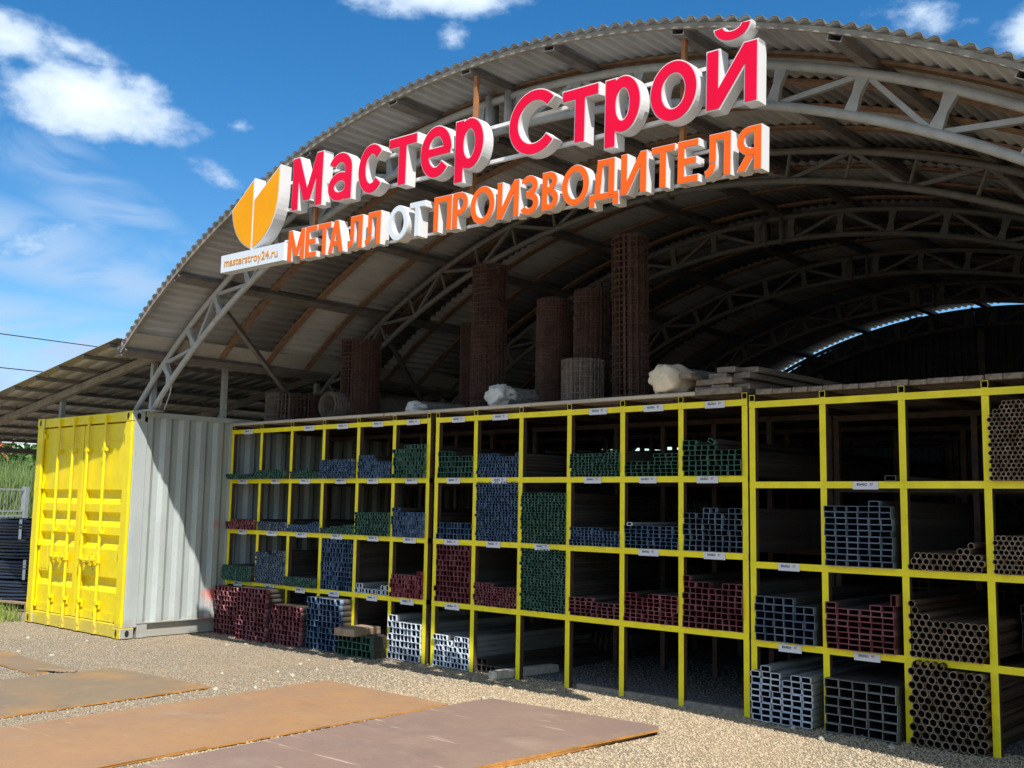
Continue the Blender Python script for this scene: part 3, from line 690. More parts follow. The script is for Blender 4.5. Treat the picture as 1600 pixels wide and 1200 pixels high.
def strokes(ch, W, H, w, D=0.0):
    """strokes of a letter in its own box: ('L', p, q, width, clip) or ('A', cx, cz, rx, rz, a0, a1, width); h is the thickness of level bars"""
    h = w*.88; r = []
    def V(x, z0=0, z1=H): r.append(('L', (x, z0), (x, z1), w, None))
    def Hb(z, x0=0, x1=W, t=None): r.append(('L', (x0, z), (x1, z), t or h, None))
    def Dg(p, q, ww=None): r.append(('D', p, q, ww or w*1.06, (min(p[1], q[1]), max(p[1], q[1]), W)))
    def Ar(cx, cz, rx, rz, a0, a1, ww=None): r.append(('A', cx, cz, rx-(ww or w)/2, rz-(ww or w)*.47, a0, a1, ww or w))
    if ch == 'М':
        V(w/2); V(W-w/2); Dg((w*.5, H), (W/2, H*.14), w*.98); Dg((W-w*.5, H), (W/2, H*.14), w*.98)
    elif ch == 'а':
        V(W-w/2, 0, H*.64); Ar(W*.49, H*.64, W*.51, H*.36, 0, 152); Ar(W*.5, H*.295, W*.5, H*.295, 0, 360, w*.9)
    elif ch in 'сС': Ar(W/2, H/2, W*.5, H*.5, 42, 318)
    elif ch == 'т': V(W/2, 0, H-h*.5); Hb(H-h/2)
    elif ch == 'Т': V(W/2, 0, H-h*.5); Hb(H-h/2)
    elif ch == 'е': Ar(W/2, H/2, W*.5, H*.5, 2, 318); Hb(H*.5, w*.5, W-w*.12, h*.85)
    elif ch == 'р': V(w/2, -D, H-.004); Ar(W*.5, H*.5, W*.5, H*.5, 0, 360)
    elif ch in 'оО': Ar(W/2, H/2, W*.5, H*.5, 0, 360)
    elif ch in 'йИ':
        V(w/2); V(W-w/2); Dg((w*.5, 0), (W-w*.5, H), w*1.0)
        if ch == 'й': Ar(W*.5, H*1.37, W*.36, H*.25, 185, 355, w*.72)
    elif ch == 'Е': V(w/2); Hb(h/2, w*.5); Hb(H-h/2, w*.5); Hb(H*.51, w*.5, W*.9)
    elif ch == 'А': Dg((w*.52, 0), (W/2, H), w*1.0); Dg((W-w*.52, 0), (W/2, H), w*1.0); Hb(H*.29, W*.26, W*.74, h*.9)
    elif ch == 'Л':
        V(W-w/2); Hb(H-h/2, W*.24, W-w*.5); r.append(('L', (W*.24+w/2, H), (W*.235+w/2, H*.36), w, None)); Ar(W*.0, H*.30, W*.235+w, H*.30, -75, 4)
    elif ch == 'П': V(w/2); V(W-w/2); Hb(H-h/2, w*.5, W-w*.5)
    elif ch == 'Р': V(w/2); Hb(H-h/2, w*.5, W*.55); Hb(H*.44, w*.5, W*.55); Ar(W*.5, H*.693+h*.0, W*.5, H*.307, -90, 90)
    elif ch == 'З': Ar(W*.44, H*.735, W*.5, H*.265, -90, 150); Ar(W*.46, H*.285, W*.54, H*.285, -150, 90); Hb(H*.53, W*.3, W*.55)
    elif ch == 'В': V(w/2); Hb(H-h/2, w*.5, W*.5); Hb(H*.53, w*.5, W*.55); Hb(h/2, w*.5, W*.55); Ar(W*.45, H*.755, W*.47, H*.245, -90, 90); Ar(W*.48, H*.275, W*.52, H*.275, -90, 90)
    elif ch == 'Д':
        V(W*.86-w/2, h*.5, H); Hb(H-h/2, W*.27, W*.86-w*.5); r.append(('L', (W*.27+w/2, H), (W*.17+w/2, h*.5), w, None)); Hb(h/2); V(w*.42, -D, h*.5); V(W-w*.42, -D, h*.5)
    elif ch == 'Я': V(W-w/2); Hb(H-h/2, W*.45, W-w*.5); Hb(H*.42, W*.45, W-w*.5); Ar(W*.5, H*.684, W*.5, H*.316, 90, 270); Dg((w*.55, 0), (W*.62, H*.42))
    return r
def clipz(poly, lo, hi):
    for lim, sgn in ((lo, 1), (hi, -1)):
        o_ = []
        for i in range(len(poly)):
            a, b_ = poly[i-1], poly[i]; ia, ib = (a[1]-lim)*sgn >= 0, (b_[1]-lim)*sgn >= 0
            if ia != ib: t = (lim-a[1])/(b_[1]-a[1]); o_.append((a[0]+(b_[0]-a[0])*t, lim))
            if ib: o_.append(b_)
        poly = o_
    return poly
def stroke_solid(m, st_, g, ox, oz, y0, y1):
    if st_[0] in 'LD':
        _, p, q, ww, clip = st_; p, q = np.array(p, float), np.array(q, float); d = (q-p)/np.linalg.norm(q-p); n_ = np.array([-d[1], d[0]]); e = g if st_[0] == 'L' else ww*1.5+g
        hw = ww/2+g; P4 = [p-d*e-n_*hw, p-d*e+n_*hw, q+d*e+n_*hw, q+d*e-n_*hw]; P4 = [tuple(x) for x in P4]
        if clip:
            P4 = clipz(P4, clip[0]-g, clip[1]+g); P4 = [(b_, a_) for a_, b_ in clipz([(b_, a_) for a_, b_ in P4], -g, clip[2]+g)]
        if len(P4) < 3: return
        m.prism([(x+ox, z+oz) for x, z in P4], y0, y1)
    else:
        _, cx, cz, rx, rz, a0, a1, ww = st_; full = abs(a1-a0) >= 360; hw = ww/2+g
        if not full: e = math.degrees(g/max(rx, rz)); a0, a1 = a0-e, a1+e
        n_ = 40 if full else max(8, int(abs(a1-a0)/8)); b0 = len(m.v)
        for i in range(n_ if full else n_+1):
            a = R(a0+(a1-a0)*i/n_); c, s = math.cos(a), math.sin(a)
            for rr, sg in ((1, hw), (-1, -hw)):
                x, z = cx+ox+(rx+sg)*c, cz+oz+(rz+sg*.94)*s
                m.v.append((x, y0, z)); m.v.append((x, y1, z))
        k = n_ if full else n_+1
        for i in range(n_):
            A_, B_ = b0+4*i, b0+4*((i+1) % k)
            for f in ((A_, A_+2, B_+2, B_), (A_+1, B_+1, B_+3, A_+3), (A_, B_, B_+1, A_+1), (A_+2, A_+3, B_+3, B_+2)): m.f.append(f); m.m.append(0)
        if not full:
            for A_ in (b0, b0+4*n_): m.f.append((A_, A_+1, A_+3, A_+2)); m.m.append(0)
def letter(ch, s0, s1, z0, H, w, fm, rim, depth, D=0.0):
    W = s1-s0-2*rim; S_ = strokes(ch, W, H-2*rim, w, D); body, face = MB(), MB()
    for i, st_ in enumerate(S_):
        stroke_solid(body, st_, rim, s0+rim, z0+rim, .0+.0006*i, depth-.0006*i)
        stroke_solid(face, st_, 0.0, s0+rim, z0+rim, -.006+.0006*i, -.0006)
    o = body.build('letter', S_WHITE, SG, fix=True); face.build('letter_face', fm, o, fix=True); return o
ROW1 = [('М', -4.813, -4.371, 4.166, 1.0124), ('а', -4.299, -3.97, 4.166, 1.0073), ('с', -3.894, -3.551, 4.166, 1.0027), ('т', -3.511, -3.165, 4.166, 0.9983), ('е', -3.127, -2.764, 4.166, 0.9939), ('р', -2.736, -2.421, 4.166, 0.9898), ('С', -2.172, -1.672, 4.166, 0.9825), ('т', -1.663, -1.328, 4.166, 0.9777), ('р', -1.279, -0.973, 4.166, 0.9736), ('о', -0.903, -0.529, 4.166, 0.969), ('й', -0.469, -0.093, 4.166, 0.9641)]
for ch, a, c, zb, k in ROW1:
    H = (.495 if ch == 'М' else .515 if ch == 'С' else .44 if ch in 'аосе' else .425)*k
    z0 = zb - (.008 if ch in 'аосеС' else 0)
    letter(ch, a, c, z0, H, (.082 if ch in 'МС' else .084)*k, S_RED, .010, .105, D=.095*k)
ROW2 = [('М', -4.83, -4.578, 3.7, 1.0138), ('Е', -4.578, -4.406, 3.702, 1.0114), ('Т', -4.406, -4.212, 3.702, 1.0094), ('А', -4.255, -4.039, 3.703, 1.0075), ('Л', -4.014, -3.792, 3.705, 1.0048), ('Л', -3.788, -3.563, 3.706, 1.0023), ('О', -3.484, -3.23, 3.707, 0.9987), ('Т', -3.23, -3.036, 3.709, 0.9962), ('П', -2.949, -2.735, 3.71, 0.9929), ('Р', -2.736, -2.562, 3.711, 0.9907), ('О', -2.547, -2.283, 3.712, 0.9881), ('И', -2.271, -2.039, 3.714, 0.9852), ('З', -2.035, -1.85, 3.715, 0.9828), ('В', -1.832, -1.666, 3.716, 0.9807), ('О', -1.648, -1.39, 3.717, 0.9781), ('Д', -1.399, -1.138, 3.718, 0.9753), ('И', -1.133, -0.909, 3.719, 0.9725), ('Т', -0.885, -0.687, 3.721, 0.9699), ('Е', -0.678, -0.509, 3.722, 0.9677), ('Л', -0.49, -0.271, 3.723, 0.9653), ('Я', -0.244, -0.058, 3.724, 0.9628)]
for i, (ch, a, c, zb, k) in enumerate(ROW2):
    H = (.284 + .016*i/20)*k; z0 = zb
    if ch in 'ОЗ': z0 -= .006; H += .012
    letter(ch, a+.005, c-.005, z0, H, .047*k, S_PALE if i in (6, 7) else S_ORANGE, .005, .095, D=.05*k)
# emblem: two leaf halves
def emblem(poly, fm):
    m = MB(); m.prism(poly, 0.0, .125); o = m.build('emblem_half', [S_WHITE], SG, fix=True)
    P2 = np.array(poly); n = len(P2); ins = []
    for i in range(n):
        a, b_, d = P2[i-1], P2[i], P2[(i+1) % n]
        e1 = (b_-a)/np.linalg.norm(b_-a); e2 = (d-b_)/np.linalg.norm(d-b_)
        n1_, n2_ = np.array([-e1[1], e1[0]]), np.array([-e2[1], e2[0]]); k = n1_+n2_; k /= max(.3, np.linalg.norm(k)); ins.append(b_ + k*.012/max(.45, np.dot(k, n1_)))
    f = MB(); f.prism([tuple(q) for q in ins], -.004, -.001); f.build('emblem_face', [fm], o, fix=True)
def quadb(p0, p1, p2, n=8): return [((1-t)**2*p0[0]+2*t*(1-t)*p1[0]+t*t*p2[0], (1-t)**2*p0[1]+2*t*(1-t)*p1[1]+t*t*p2[1]) for t in np.linspace(0, 1, n)]
lft = [(-5.406, 4.588), (-5.755, 4.322)] + quadb((-5.755, 4.322), (-5.72, 3.99), (-5.400, 3.889), 12)[1:]
rgt = quadb((-5.394, 3.889), (-5.02, 4.018), (-5.012, 4.40), 14) + [(-5.007, 4.652), (-5.400, 4.376)]
emblem(lft, S_YEL); emblem(rgt, S_YEL)
m = MB(); m.prism([(-5.860, 3.708), (-4.861, 3.718), (-4.864, 3.886), (-5.862, 3.877)], -.02, .09); pn = m.build('address_panel', [S_PALE], SG, fix=True)
me = glyph_mesh('masterstroy24.ru', .004, .05, 4); bx = bounds(me)
place(me, -5.80, -4.95, 3.738, 3.842, -.024, .003, (*bx, .05)); link('panel_lettering', me, pn, [mat('sign_ochre', (.72, .30, .02), .5, var=.05)])
for za, zc in ((4.242, 4.232), (4.501, 4.525)):
    m = MB(); m.bar((-5.03, .135, za), (-.14, .135, zc), .028); m.build('support_rail', S_RAIL, SG)
for za, zc in ((3.733, 3.755), (3.936, 3.948)):
    m = MB(); m.bar((-5.02, .11, za), (-.08, .11, zc), .02); m.build('support_rail', S_RAIL, SG)
for s_, zt_ in ((-4.67, 4.50), (-2.687, 5.00), (-.743, 4.87)):
    m = MB(); m.bar((s_, .17, 3.80), (s_, .17, 4.55), .034); m.bar((s_, .171, 4.55), (s_, .171, zt_), .033); m.build('hanger_bar', RUSTBAR, SG)

# ------------------------------------------------------------------ pipe racks
XA = [.045, .651, 1.251, 1.849, 2.450, 3.033, 3.556, 3.683, 4.220, 4.811, 5.391, 5.982, 6.575, 7.169]
XB = [7.235, 7.825, 8.426, 8.999, 9.60, 10.2]
ZA = [2.470, 1.864, 1.258, .648]; ZB = [2.446, 1.817, 1.201, .608]
RK = .05
_lab = {}
def label_text(s, c):
    if (s, c) not in _lab: _lab[(s, c)] = glyph_mesh(s, .01, .02, 2)
    return _lab[(s, c)]
def rack(label, xs, zs, labels):
    cx = (xs[0]+xs[-1])/2
    t = empty('pipe_rack', (cx, 0, GZ), 0, label, 'pipe rack', 'yellow pipe racks')
    ys = [0.0, 1.5, 3.0, 4.5, 5.9]
    for fi, y in enumerate(ys):
        ya, yb = y-RK/2, y+RK/2
        mats = [PRIMER, Y_RACK] if fi == 0 else [PRIMER, PRIMER]
        for x in xs:
            m = MB(); m.box(x-cx-RK/2, x-cx+RK/2, ya, yb, 0, zs[0]-RK/2-GZ-.001, mf={2: 1, 5: 1} if fi == 0 else None)
            m.build('post', mats, t)
        for z in zs:
            m = MB(); d = .003
            m.box(xs[0]-cx-RK/2, xs[-1]-cx+RK/2, ya-d, yb-.004, z-RK/2-GZ, z+RK/2-GZ, mf={2: 1, 1: 0 if z < 2 else 1, 5: 1} if fi == 0 else None)
            m.build('rail', mats, t)
    for x in xs:                                                   # open square tubes on top, along the rack
        m = MB(); z0, z1, w_ = zs[0]+RK/2+.001-GZ, zs[0]+RK/2+.052-GZ, .024; t_ = .004; xx = x-cx
        for q in ((xx-w_, xx-w_+t_, z0, z1), (xx+w_-t_, xx+w_, z0, z1), (xx-w_+t_, xx+w_-t_, z0, z0+t_), (xx-w_+t_, xx+w_-t_, z1-t_, z1)):
            m.box(q[0], q[1], -.028, 5.92, q[2], q[3], mf={2: 1})
        m.build('top_tube', [PRIMER, Y_RACK], t)
    for r, c, s in labels:
        x = (xs[c]+xs[c+1])/2 - cx + (.03 if r == 0 else rng.uniform(-.05, .03)); z = zs[r]-GZ-(.004 if r < 3 else .014)
        w_ = rng.uniform(.175, .205)
        m = MB(); m.quad([(x-w_/2, -.0325, z-.029), (x+w_/2, -.0325, z-.029), (x+w_/2, -.0325, z+.027), (x-w_/2, -.0325, z+.027)])
        lb = m.build('price_label', LABEL, t); lb.location = (0, 0, 0)
        for txt, xx, ww, im in ((s, x-.055, .075, INK), ('97', x+.042, .024, INKR)):
            src = label_text(txt, im.name); me = src.copy(); bx = bounds(me)
            place(me, xx-.01, xx-.01+ww, z-.003, z+.017, -.0345, .0006, (*bx, .02)); link('label_lettering', me, lb, [im])
    return t
LA1 = [(0,c,'40x20x2') for c in (0,2,3,4,5)] + [(1,c,'40x40x2') for c in range(6)] + [(2,c,'40x25x2') for c in range(6)] + [(3,c,'60x60x2') for c in range(6)]
LA2 = [(0,c,'60x30x2') for c in (0,1,3,4,5)] + [(1,c,'60x40x2') for c in (0,1,3,4,5)] + [(2,c,'50x50x2') for c in (0,1,2,4,5)] + [(3,0,'60x60x3')]
LB_ = [(1,1,'80x40x2'), (2,0,'80x60x2'), (3,0,'80x40x4'), (3,1,'100x50x3')]
rack('left yellow pipe rack beside the grey container, six small cells wide', XA[:7], ZA, LA1)
rack('middle yellow pipe rack with four empty cells at ground level', XA[7:], ZA, LA2)
rack('right yellow pipe rack holding round pipes and rectangular tubes', XB, ZB, LB_)

# ------------------------------------------------------------------ tubes
def rect_tube(name, w_, h, mats, Ln=5.9, t_=.0032, rc=.0, paint=.05, inner=.012):
    """hollow rectangular tube along +y, open ends, mouth painted"""
    def ring(w2, h2, r):
        if r <= 0: return [(-w2, -h2), (w2, -h2), (w2, h2), (-w2, h2)]
        o_ = []
        for sx, sz, a0 in ((1, -1, -90), (1, 1, 0), (-1, 1, 90), (-1, -1, 180)):
            for k in range(3):
                a = R(a0+45*k); o_.append((sx*(w2-r)+r*math.cos(a), sz*(h2-r)+r*math.sin(a)))
        return o_
    O = ring(w_/2, h/2, rc); I = ring(w_/2-t_, h/2-t_, max(0, rc-t_) if rc else 0); n = len(O)
    return _shell(name, O, I, n, Ln, paint, inner, mats)
def round_tube(name, r, mats, Ln=5.9, t_=.0035, n=14, paint=.015, inner=.01):
    O = [(r*math.cos(2*math.pi*k/n), r*math.sin(2*math.pi*k/n)) for k in range(n)]
    I = [((r-t_)*math.cos(2*math.pi*k/n), (r-t_)*math.sin(2*math.pi*k/n)) for k in range(n)]
    me = _shell(name, O, I, n, Ln, paint, inner, mats); me.polygons.foreach_set('use_smooth', [len(p.vertices) == 4 and abs(p.normal.y) < .5 for p in me.polygons]); return me
def _shell(name, O, I, n, Ln, paint, inner, mats):
    V = []; F = []; Mi = []
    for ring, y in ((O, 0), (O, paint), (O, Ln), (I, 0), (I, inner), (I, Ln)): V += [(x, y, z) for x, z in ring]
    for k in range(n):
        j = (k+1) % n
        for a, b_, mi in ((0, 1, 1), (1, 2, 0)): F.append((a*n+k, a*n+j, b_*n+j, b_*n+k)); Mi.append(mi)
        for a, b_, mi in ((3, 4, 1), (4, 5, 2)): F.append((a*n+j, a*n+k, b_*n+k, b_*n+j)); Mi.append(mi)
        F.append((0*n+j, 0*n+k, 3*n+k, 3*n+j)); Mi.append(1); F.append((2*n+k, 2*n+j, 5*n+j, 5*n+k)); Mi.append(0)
    me = bpy.data.meshes.new(name); me.from_pydata(V, [], F); me.polygons.foreach_set('material_index', Mi)
    for m in mats: me.materials.append(m)
    me.update(); return me
def vary(m, lo=.42, hi=.98):
    t = m.node_tree; b = t.nodes['Principled BSDF']; src = b.inputs['Base Color'].links[0].from_socket
    oi = t.nodes.new('ShaderNodeObjectInfo'); g = t.nodes.new('ShaderNodeNewGeometry'); a = t.nodes.new('ShaderNodeMath'); a.operation = 'ADD'
    t.links.new(oi.outputs['Random'], a.inputs[0]); t.links.new(g.outputs['Random Per Island'], a.inputs[1]); fr = t.nodes.new('ShaderNodeMath'); fr.operation = 'FRACT'; t.links.new(a.outputs[0], fr.inputs[0])
    mr = t.nodes.new('ShaderNodeMapRange'); t.links.new(fr.outputs[0], mr.inputs[0]); mr.inputs[3].default_value = lo; mr.inputs[4].default_value = hi
    hv = t.nodes.new('ShaderNodeHueSaturation'); t.links.new(mr.outputs[0], hv.inputs['Value']); t.links.new(src, hv.inputs['Color'])
    sr = t.nodes.new('ShaderNodeMapRange'); t.links.new(fr.outputs[0], sr.inputs[0]); sr.inputs[3].default_value = 1.1; sr.inputs[4].default_value = .8; t.links.new(sr.outputs[0], hv.inputs['Saturation'])
    t.links.new(hv.outputs[0], b.inputs['Base Color'])
for m_ in (E_RED, E_RED2, E_BLUE, E_GREEN, E_SLATE, E_BARE, E_PIPE, I_RED, I_BLUE, I_GREEN): vary(m_)
vary(E_WHITE, .75, 1.05); vary(STEEL, .7, 1.2); vary(PIPEB, .6, 1.3)
ENDS = {'red': (STEEL, E_RED, I_RED), 'bright_red': (STEEL, E_RED2, I_RED), 'blue': (STEEL, E_BLUE, I_BLUE), 'green': (STEEL, E_GREEN, I_GREEN), 'slate': (STEEL, E_SLATE, I_BLUE), 'white': (GALV, E_WHITE, I_BLUE), 'bare': (STEEL, E_BARE, I_DARK), 'grey': (STEEL, E_GREY, I_DARK), 'pipe': (PIPEB, E_PIPE, I_PIPE), 'darkpipe': (PIPEB, E_PIPE, I_PIPE)}
_tm = {}
def tube_mesh(kind, w_, h):
    k = (kind, w_, h)
    if k not in _tm:
        if h is None: _tm[k] = round_tube('round_pipe', w_/2, ENDS[kind])
        elif kind == 'white': _tm[k] = rect_tube('steel_tube', w_, h, ENDS[kind], t_=.0044, rc=.010, paint=.02)
        elif w_ >= .07: _tm[k] = rect_tube('steel_tube', w_, h, ENDS[kind], t_=.004)
        else: _tm[k] = rect_tube('steel_tube', w_, h, ENDS[kind], t_=.0020 if h < .04 else .0025)
    return _tm[k]
tubes = []            # (mesh, loc, roll, kind, label, group, name)
SHELF = ['top', 'second', 'third', 'bottom']; ORD = ['first', 'second', 'third', 'fourth', 'fifth', 'sixth']
WORD = {'red': 'red-ended', 'bright_red': 'bright red-ended', 'blue': 'blue-ended', 'green': 'green-ended', 'slate': 'slate blue-ended', 'white': 'white-ended', 'bare': 'bare dark', 'grey': 'blue grey', 'pipe': 'brown', 'darkpipe': 'dark brown'}
def cell(rk, c, r):
    if rk == 'A': x0, x1, z = XA[c], XA[c+1], ZA[r]
    elif rk == 'M': x0, x1, z = XA[7+c], XA[8+c], ZA[r]
    else: x0, x1, z = XB[c], XB[c+1], ZB[r]
    zf = GZ+.012 if r == 3 else None
    zs = ZB if rk == 'B' else ZA
    return x0+RK/2, x1-RK/2, (zs[r+1]+RK/2+.001 if r < 3 else zf)
RN = {'A': 'left', 'M': 'middle', 'B': 'right'}
def where(rk, c, r): return f"{ORD[c]} cell of the {SHELF[r]} row, {RN[rk]} rack"
def pile(rk, c, r, kind, w_, h, heights, y=-.06, x_off=0.0, jx=.002, jy=.014, gapx=None, deep=False, wide=False):
    x0, x1, z0 = cell(rk, c, r); n = len(heights)
    g = (x1-x0-.004)/n if not gapx else gapx
    if g > w_*1.12 and not gapx: g = w_*1.02
    me = tube_mesh(kind, w_, h)
    shp = 'square' if abs(w_-h) < .006 else 'rectangular'
    lab = f"{WORD[kind]} {shp} tube, {where(rk, c, r)}" + (', set far back' if deep else '')
    grp = f"{WORD[kind]} tubes in the {where(rk, c, r)}" + (', set far back' if deep else '')
    sag = rng.uniform(-.01, .01)
    for i, hh in enumerate(heights):
        for k in range(hh):
            zz = z0 + h*(k+.5) + .0006*k + (0 if k < hh-1 else rng.uniform(0, .001))
            xx = x0 + .002 + x_off + g*(i+.5) + rng.uniform(-jx, jx) + sag*(k*h)*.3
            tubes.append((me, (xx, y+rng.uniform(-jy, jy)-(.012 if rng.random() < .06 else 0), zz), rng.uniform(-.02, .02), 'end', lab, grp, shp+'_tube'))
def rpile(rk, c, r, kind, d, rows, y=-.05, left=None, deep=False):
    """hexagonally stacked round pipes; rows = list of (first, count)"""
    x0, x1, z0 = cell(rk, c, r); me = tube_mesh(kind, d, None)
    lab = f"{WORD[kind]} round pipe, {where(rk, c, r)}" + (', set far back' if deep else '')
    grp = f"{WORD[kind]} pipes in the {where(rk, c, r)}" + (', set far back' if deep else '')
    nmax = int((x1-x0)/d); g = (x1-x0)/ (nmax+.5) if nmax > 3 else d
    for k, (i0, cnt) in enumerate(rows):
        for i in range(i0, i0+cnt):
            xx = x0 + g*(i+.5) + (g/2 if k % 2 else 0)
            if xx > x1-d*.4: continue
            tubes.append((me, (xx+rng.uniform(-.001, .001), y+rng.uniform(-.012, .012), z0+d/2+k*math.sqrt(max(d*d*.55, d*d-g*g/4))), rng.uniform(-3, 3), 'pipe', lab, grp, 'round_pipe'))
def st(*runs):
    o_ = []
    for n, h in runs: o_ += [h]*n
    return o_
# left rack ------------------------------------------------------------
pile('A',0,0,'green',.04,.02, st((8,3),(5,2)), y=-.12); pile('A',1,0,'green',.04,.02, st((13,5)), y=-.12); pile('A',2,0,'green',.04,.02, st((3,4),(6,5),(4,4)), y=-.06)
pile('A',3,0,'blue',.04,.025, st((13,8)), y=-.09); pile('A',4,0,'blue',.035,.035, st((7,7),(1,6),(8,5)), y=-.04); pile('A',5,0,'green',.045,.042, st((4,7),(7,8)), y=-.06)
pile('A',0,1,'red',.04,.03, st((3,3),(10,4)), y=-.09); pile('A',1,1,'slate',.04,.02, st((13,5)), y=-.06); pile('A',2,1,'blue',.035,.02, st((10,4),(3,5),(2,6)), y=-.06)
pile('A',3,1,'green',.035,.02, st((5,3),(6,4),(4,5)), y=-.06); pile('A',4,1,'green',.04,.03, st((13,8)), y=-.06); pile('A',5,1,'blue',.04,.042, st((2,7),(11,6)), y=-.05)
pile('A',0,2,'green',.04,.025, st((13,7)), y=-.12); pile('A',1,2,'slate',.04,.025, st((4,14),(1,13),(2,12),(1,13),(5,15)), y=-.06); pile('A',2,2,'green',.035,.02, st((15,5)), y=-.08)
pile('A',3,2,'blue',.05,.05, st((11,11)), y=-.02); pile('A',4,2,'white',.05,.05, st((2,2),(6,1),(2,2)), y=-.03); pile('A',5,2,'bright_red',.045,.045, st((9,5),(2,6)), y=-.05)
pile('A',0,3,'red',.065,.055, st((8,10)), y=-.20); pile('A',1,3,'red',.065,.052, st((8,11)), y=-.30, x_off=.02); pile('A',2,3,'red',.062,.052, st((8,8)), y=-.24, x_off=.0)
pile('A',3,3,'blue',.066,.06, st((8,9)), y=-.20, x_off=.01); pile('A',4,3,'green',.07,.07, st((7,3)), y=-.24); pile('A',5,3,'white',.062,.062, st((2,7),(6,6)), y=-.05, x_off=-.005)
# middle rack ----------------------------------------------------------
pile('M',0,0,'green',.05,.052, st((4,5),(6,4)), y=-.04); pile('M',1,0,'blue',.035,.032, st((7,7),(6,6),(1,7)), y=-.03); pile('M',3,0,'green',.04,.025, st((10,8),(3,9)), y=-.04)
pile('M',4,0,'green',.06,.031, st((5,4),(4,6)), y=-.03); pile('M',5,0,'green',.06,.041, st((1,7),(1,7),(3,6),(4,5)), y=-.04)
pile('M',0,1,'blue',.05,.053, st((10,3)), y=-.03); pile('M',1,1,'blue',.038,.025, st((13,22)), y=-.03); pile('M',2,1,'green',.04,.025, st((13,18)), y=-.04); pile('M',3,1,'blue',.04,.026, st((8,6),(5,5)), y=-.04)
pile('M',4,1,'blue',.06,.031, st((9,6)), y=-.03); pile('M',5,1,'slate',.06,.043, st((3,7),(2,8),(2,7),(2,8)), y=-.03)
pile('M',0,2,'red',.05,.05, st((9,11)), y=-.03, gapx=.0505); pile('M',1,2,'red',.036,.026, st((6,8),(8,7)), y=-.04); pile('M',2,2,'green',.04,.025, st((13,22)), y=-.03); pile('M',3,2,'red',.06,.031, st((4,5),(5,4)), y=-.03)
pile('M',4,2,'bright_red',.06,.033, st((2,7),(1,6),(1,5),(5,7)), y=-.03); pile('M',5,2,'red',.06,.045, st((1,9),(3,8),(2,7),(3,8)), y=-.04)
pile('M',0,3,'white',.05,.05, st((4,6),(1,5),(1,4),(4,6)), y=-.04); pile('M',1,3,'bare',.06,.06, st((2,2),(5,1)), y=.02)
# right rack -----------------------------------------------------------
pile('B',1,1,'slate',.083,.043, st((6,10)), y=-.08, gapx=.0845); pile('B',0,2,'slate',.08,.055, st((4,6),(2,5)), y=-.06, gapx=.081); pile('B',1,2,'red',.083,.041, st((1,8),(3,7),(2,8)), y=-.08, gapx=.084)
pile('B',0,3,'white',.078,.045, st((1,8),(1,9),(1,8),(1,7),(1,8),(1,8)), y=-.13, gapx=.083); pile('B',1,3,'grey',.105,.062, st((5,6)), y=-.12, gapx=.1055)
rpile('B',3,0,'pipe',.032,[(0,17)]*16+[(1,14),(2,13),(3,9)], y=-.08)
rpile('B',2,1,'pipe',.045,[(0,12),(0,12),(1,11),(7,2),(9,1)], y=-.06)
rpile('B',3,1,'pipe',.036,[(0,15)]*7+[(0,6)], y=-.06)
rpile('B',2,2,'pipe',.049,[(0,11)]*5+[(0,11),(0,3),(0,1),(0,1)], y=-.07)
rpile('B',2,3,'darkpipe',.054,[(0,10)]*11+[(0,4)], y=-.10)
# odd loose tubes
def loose(kind, w_, h, x, y, z, lab, roll=0.0):
    tubes.append((tube_mesh(kind, w_, h), (x, y, z), roll, 'end' if h else 'pipe', lab, None, ('square_tube' if abs(w_-h) < .006 else 'rectangular_tube') if h else 'round_pipe'))
loose('bare', .08, .04, XB[2]-.085, -.05, ZB[1]+RK/2+.021, 'lone dark rectangular tube on the otherwise empty top shelf of the right rack')
loose('slate', .08, .04, XB[2]-.20, -.07, ZB[2]+RK/2+.435+.02, 'single slate tube lying flat on top of the blue stack in the right rack')
loose('white', .05, .03, XA[11]+.09, -.05, ZA[2]+RK/2+.187+.016, 'single pale tube on top of a low blue stack in the middle rack')
loose('red', .04, .08, XB[2]-.07, -.08, ZB[3]+RK/2+.041*8+.045, 'red-ended tube standing on edge, top right of the right rack stack')
loose('darkpipe', .054, None, XB[4]-.33, -.04, GZ+.03, 'lone dark pipe on the ground at the right edge of the picture')
loose('green', .06, .03, XA[12]+.30, -.05, ZA[1]+RK/2+.041*6+.033, 'green-ended tube lying tilted on top of the sixth green stack in the middle rack', roll=.55)
# stock pushed far back in cells that look empty in front
def back(rk, c, r, kind, w_, h, heights, y): pile(rk, c, r, kind, w_, h, heights, y=y, deep=True, jy=.03)
back('M',2,0,'bare',.06,.04,[6,6,5,5,4,4,4,4], 1.3); back('A',2,2,'bare',.06,.04,[8]*8, 1.0); back('A',4,2,'bare',.06,.04,[9]*8, 1.6); back('A',4,3,'bare',.06,.06,[7]*8, 1.2); back('M',1,2,'bare',.06,.04,[11]*8, 1.5)
back('B',0,1,'bare',.08,.06,[6]*6, 1.4);
back('M',1,3,'bare',.06,.06,[4]*8, 1.8); back('M',0,3,'bare',.06,.06,[7]*8, 1.6); back('M',3,2,'bare',.06,.04,[9]*8, 1.8); back('B',3,2,'bare',.08,.06,[6]*6, .5); back('B',1,3,'bare',.08,.06,[8]*6, 1.7)
back('M',3,1,'bare',.06,.04,[10]*8, 1.6); back('B',1,2,'bare',.08,.06,[7]*6, 1.5); back('B',0,3,'bare',.08,.06,[8]*6, 1.9); back('B',2,2,'bare',.08,.06,[7]*6, 1.7); back('M',5,2,'bare',.06,.04,[10]*8, 1.7)

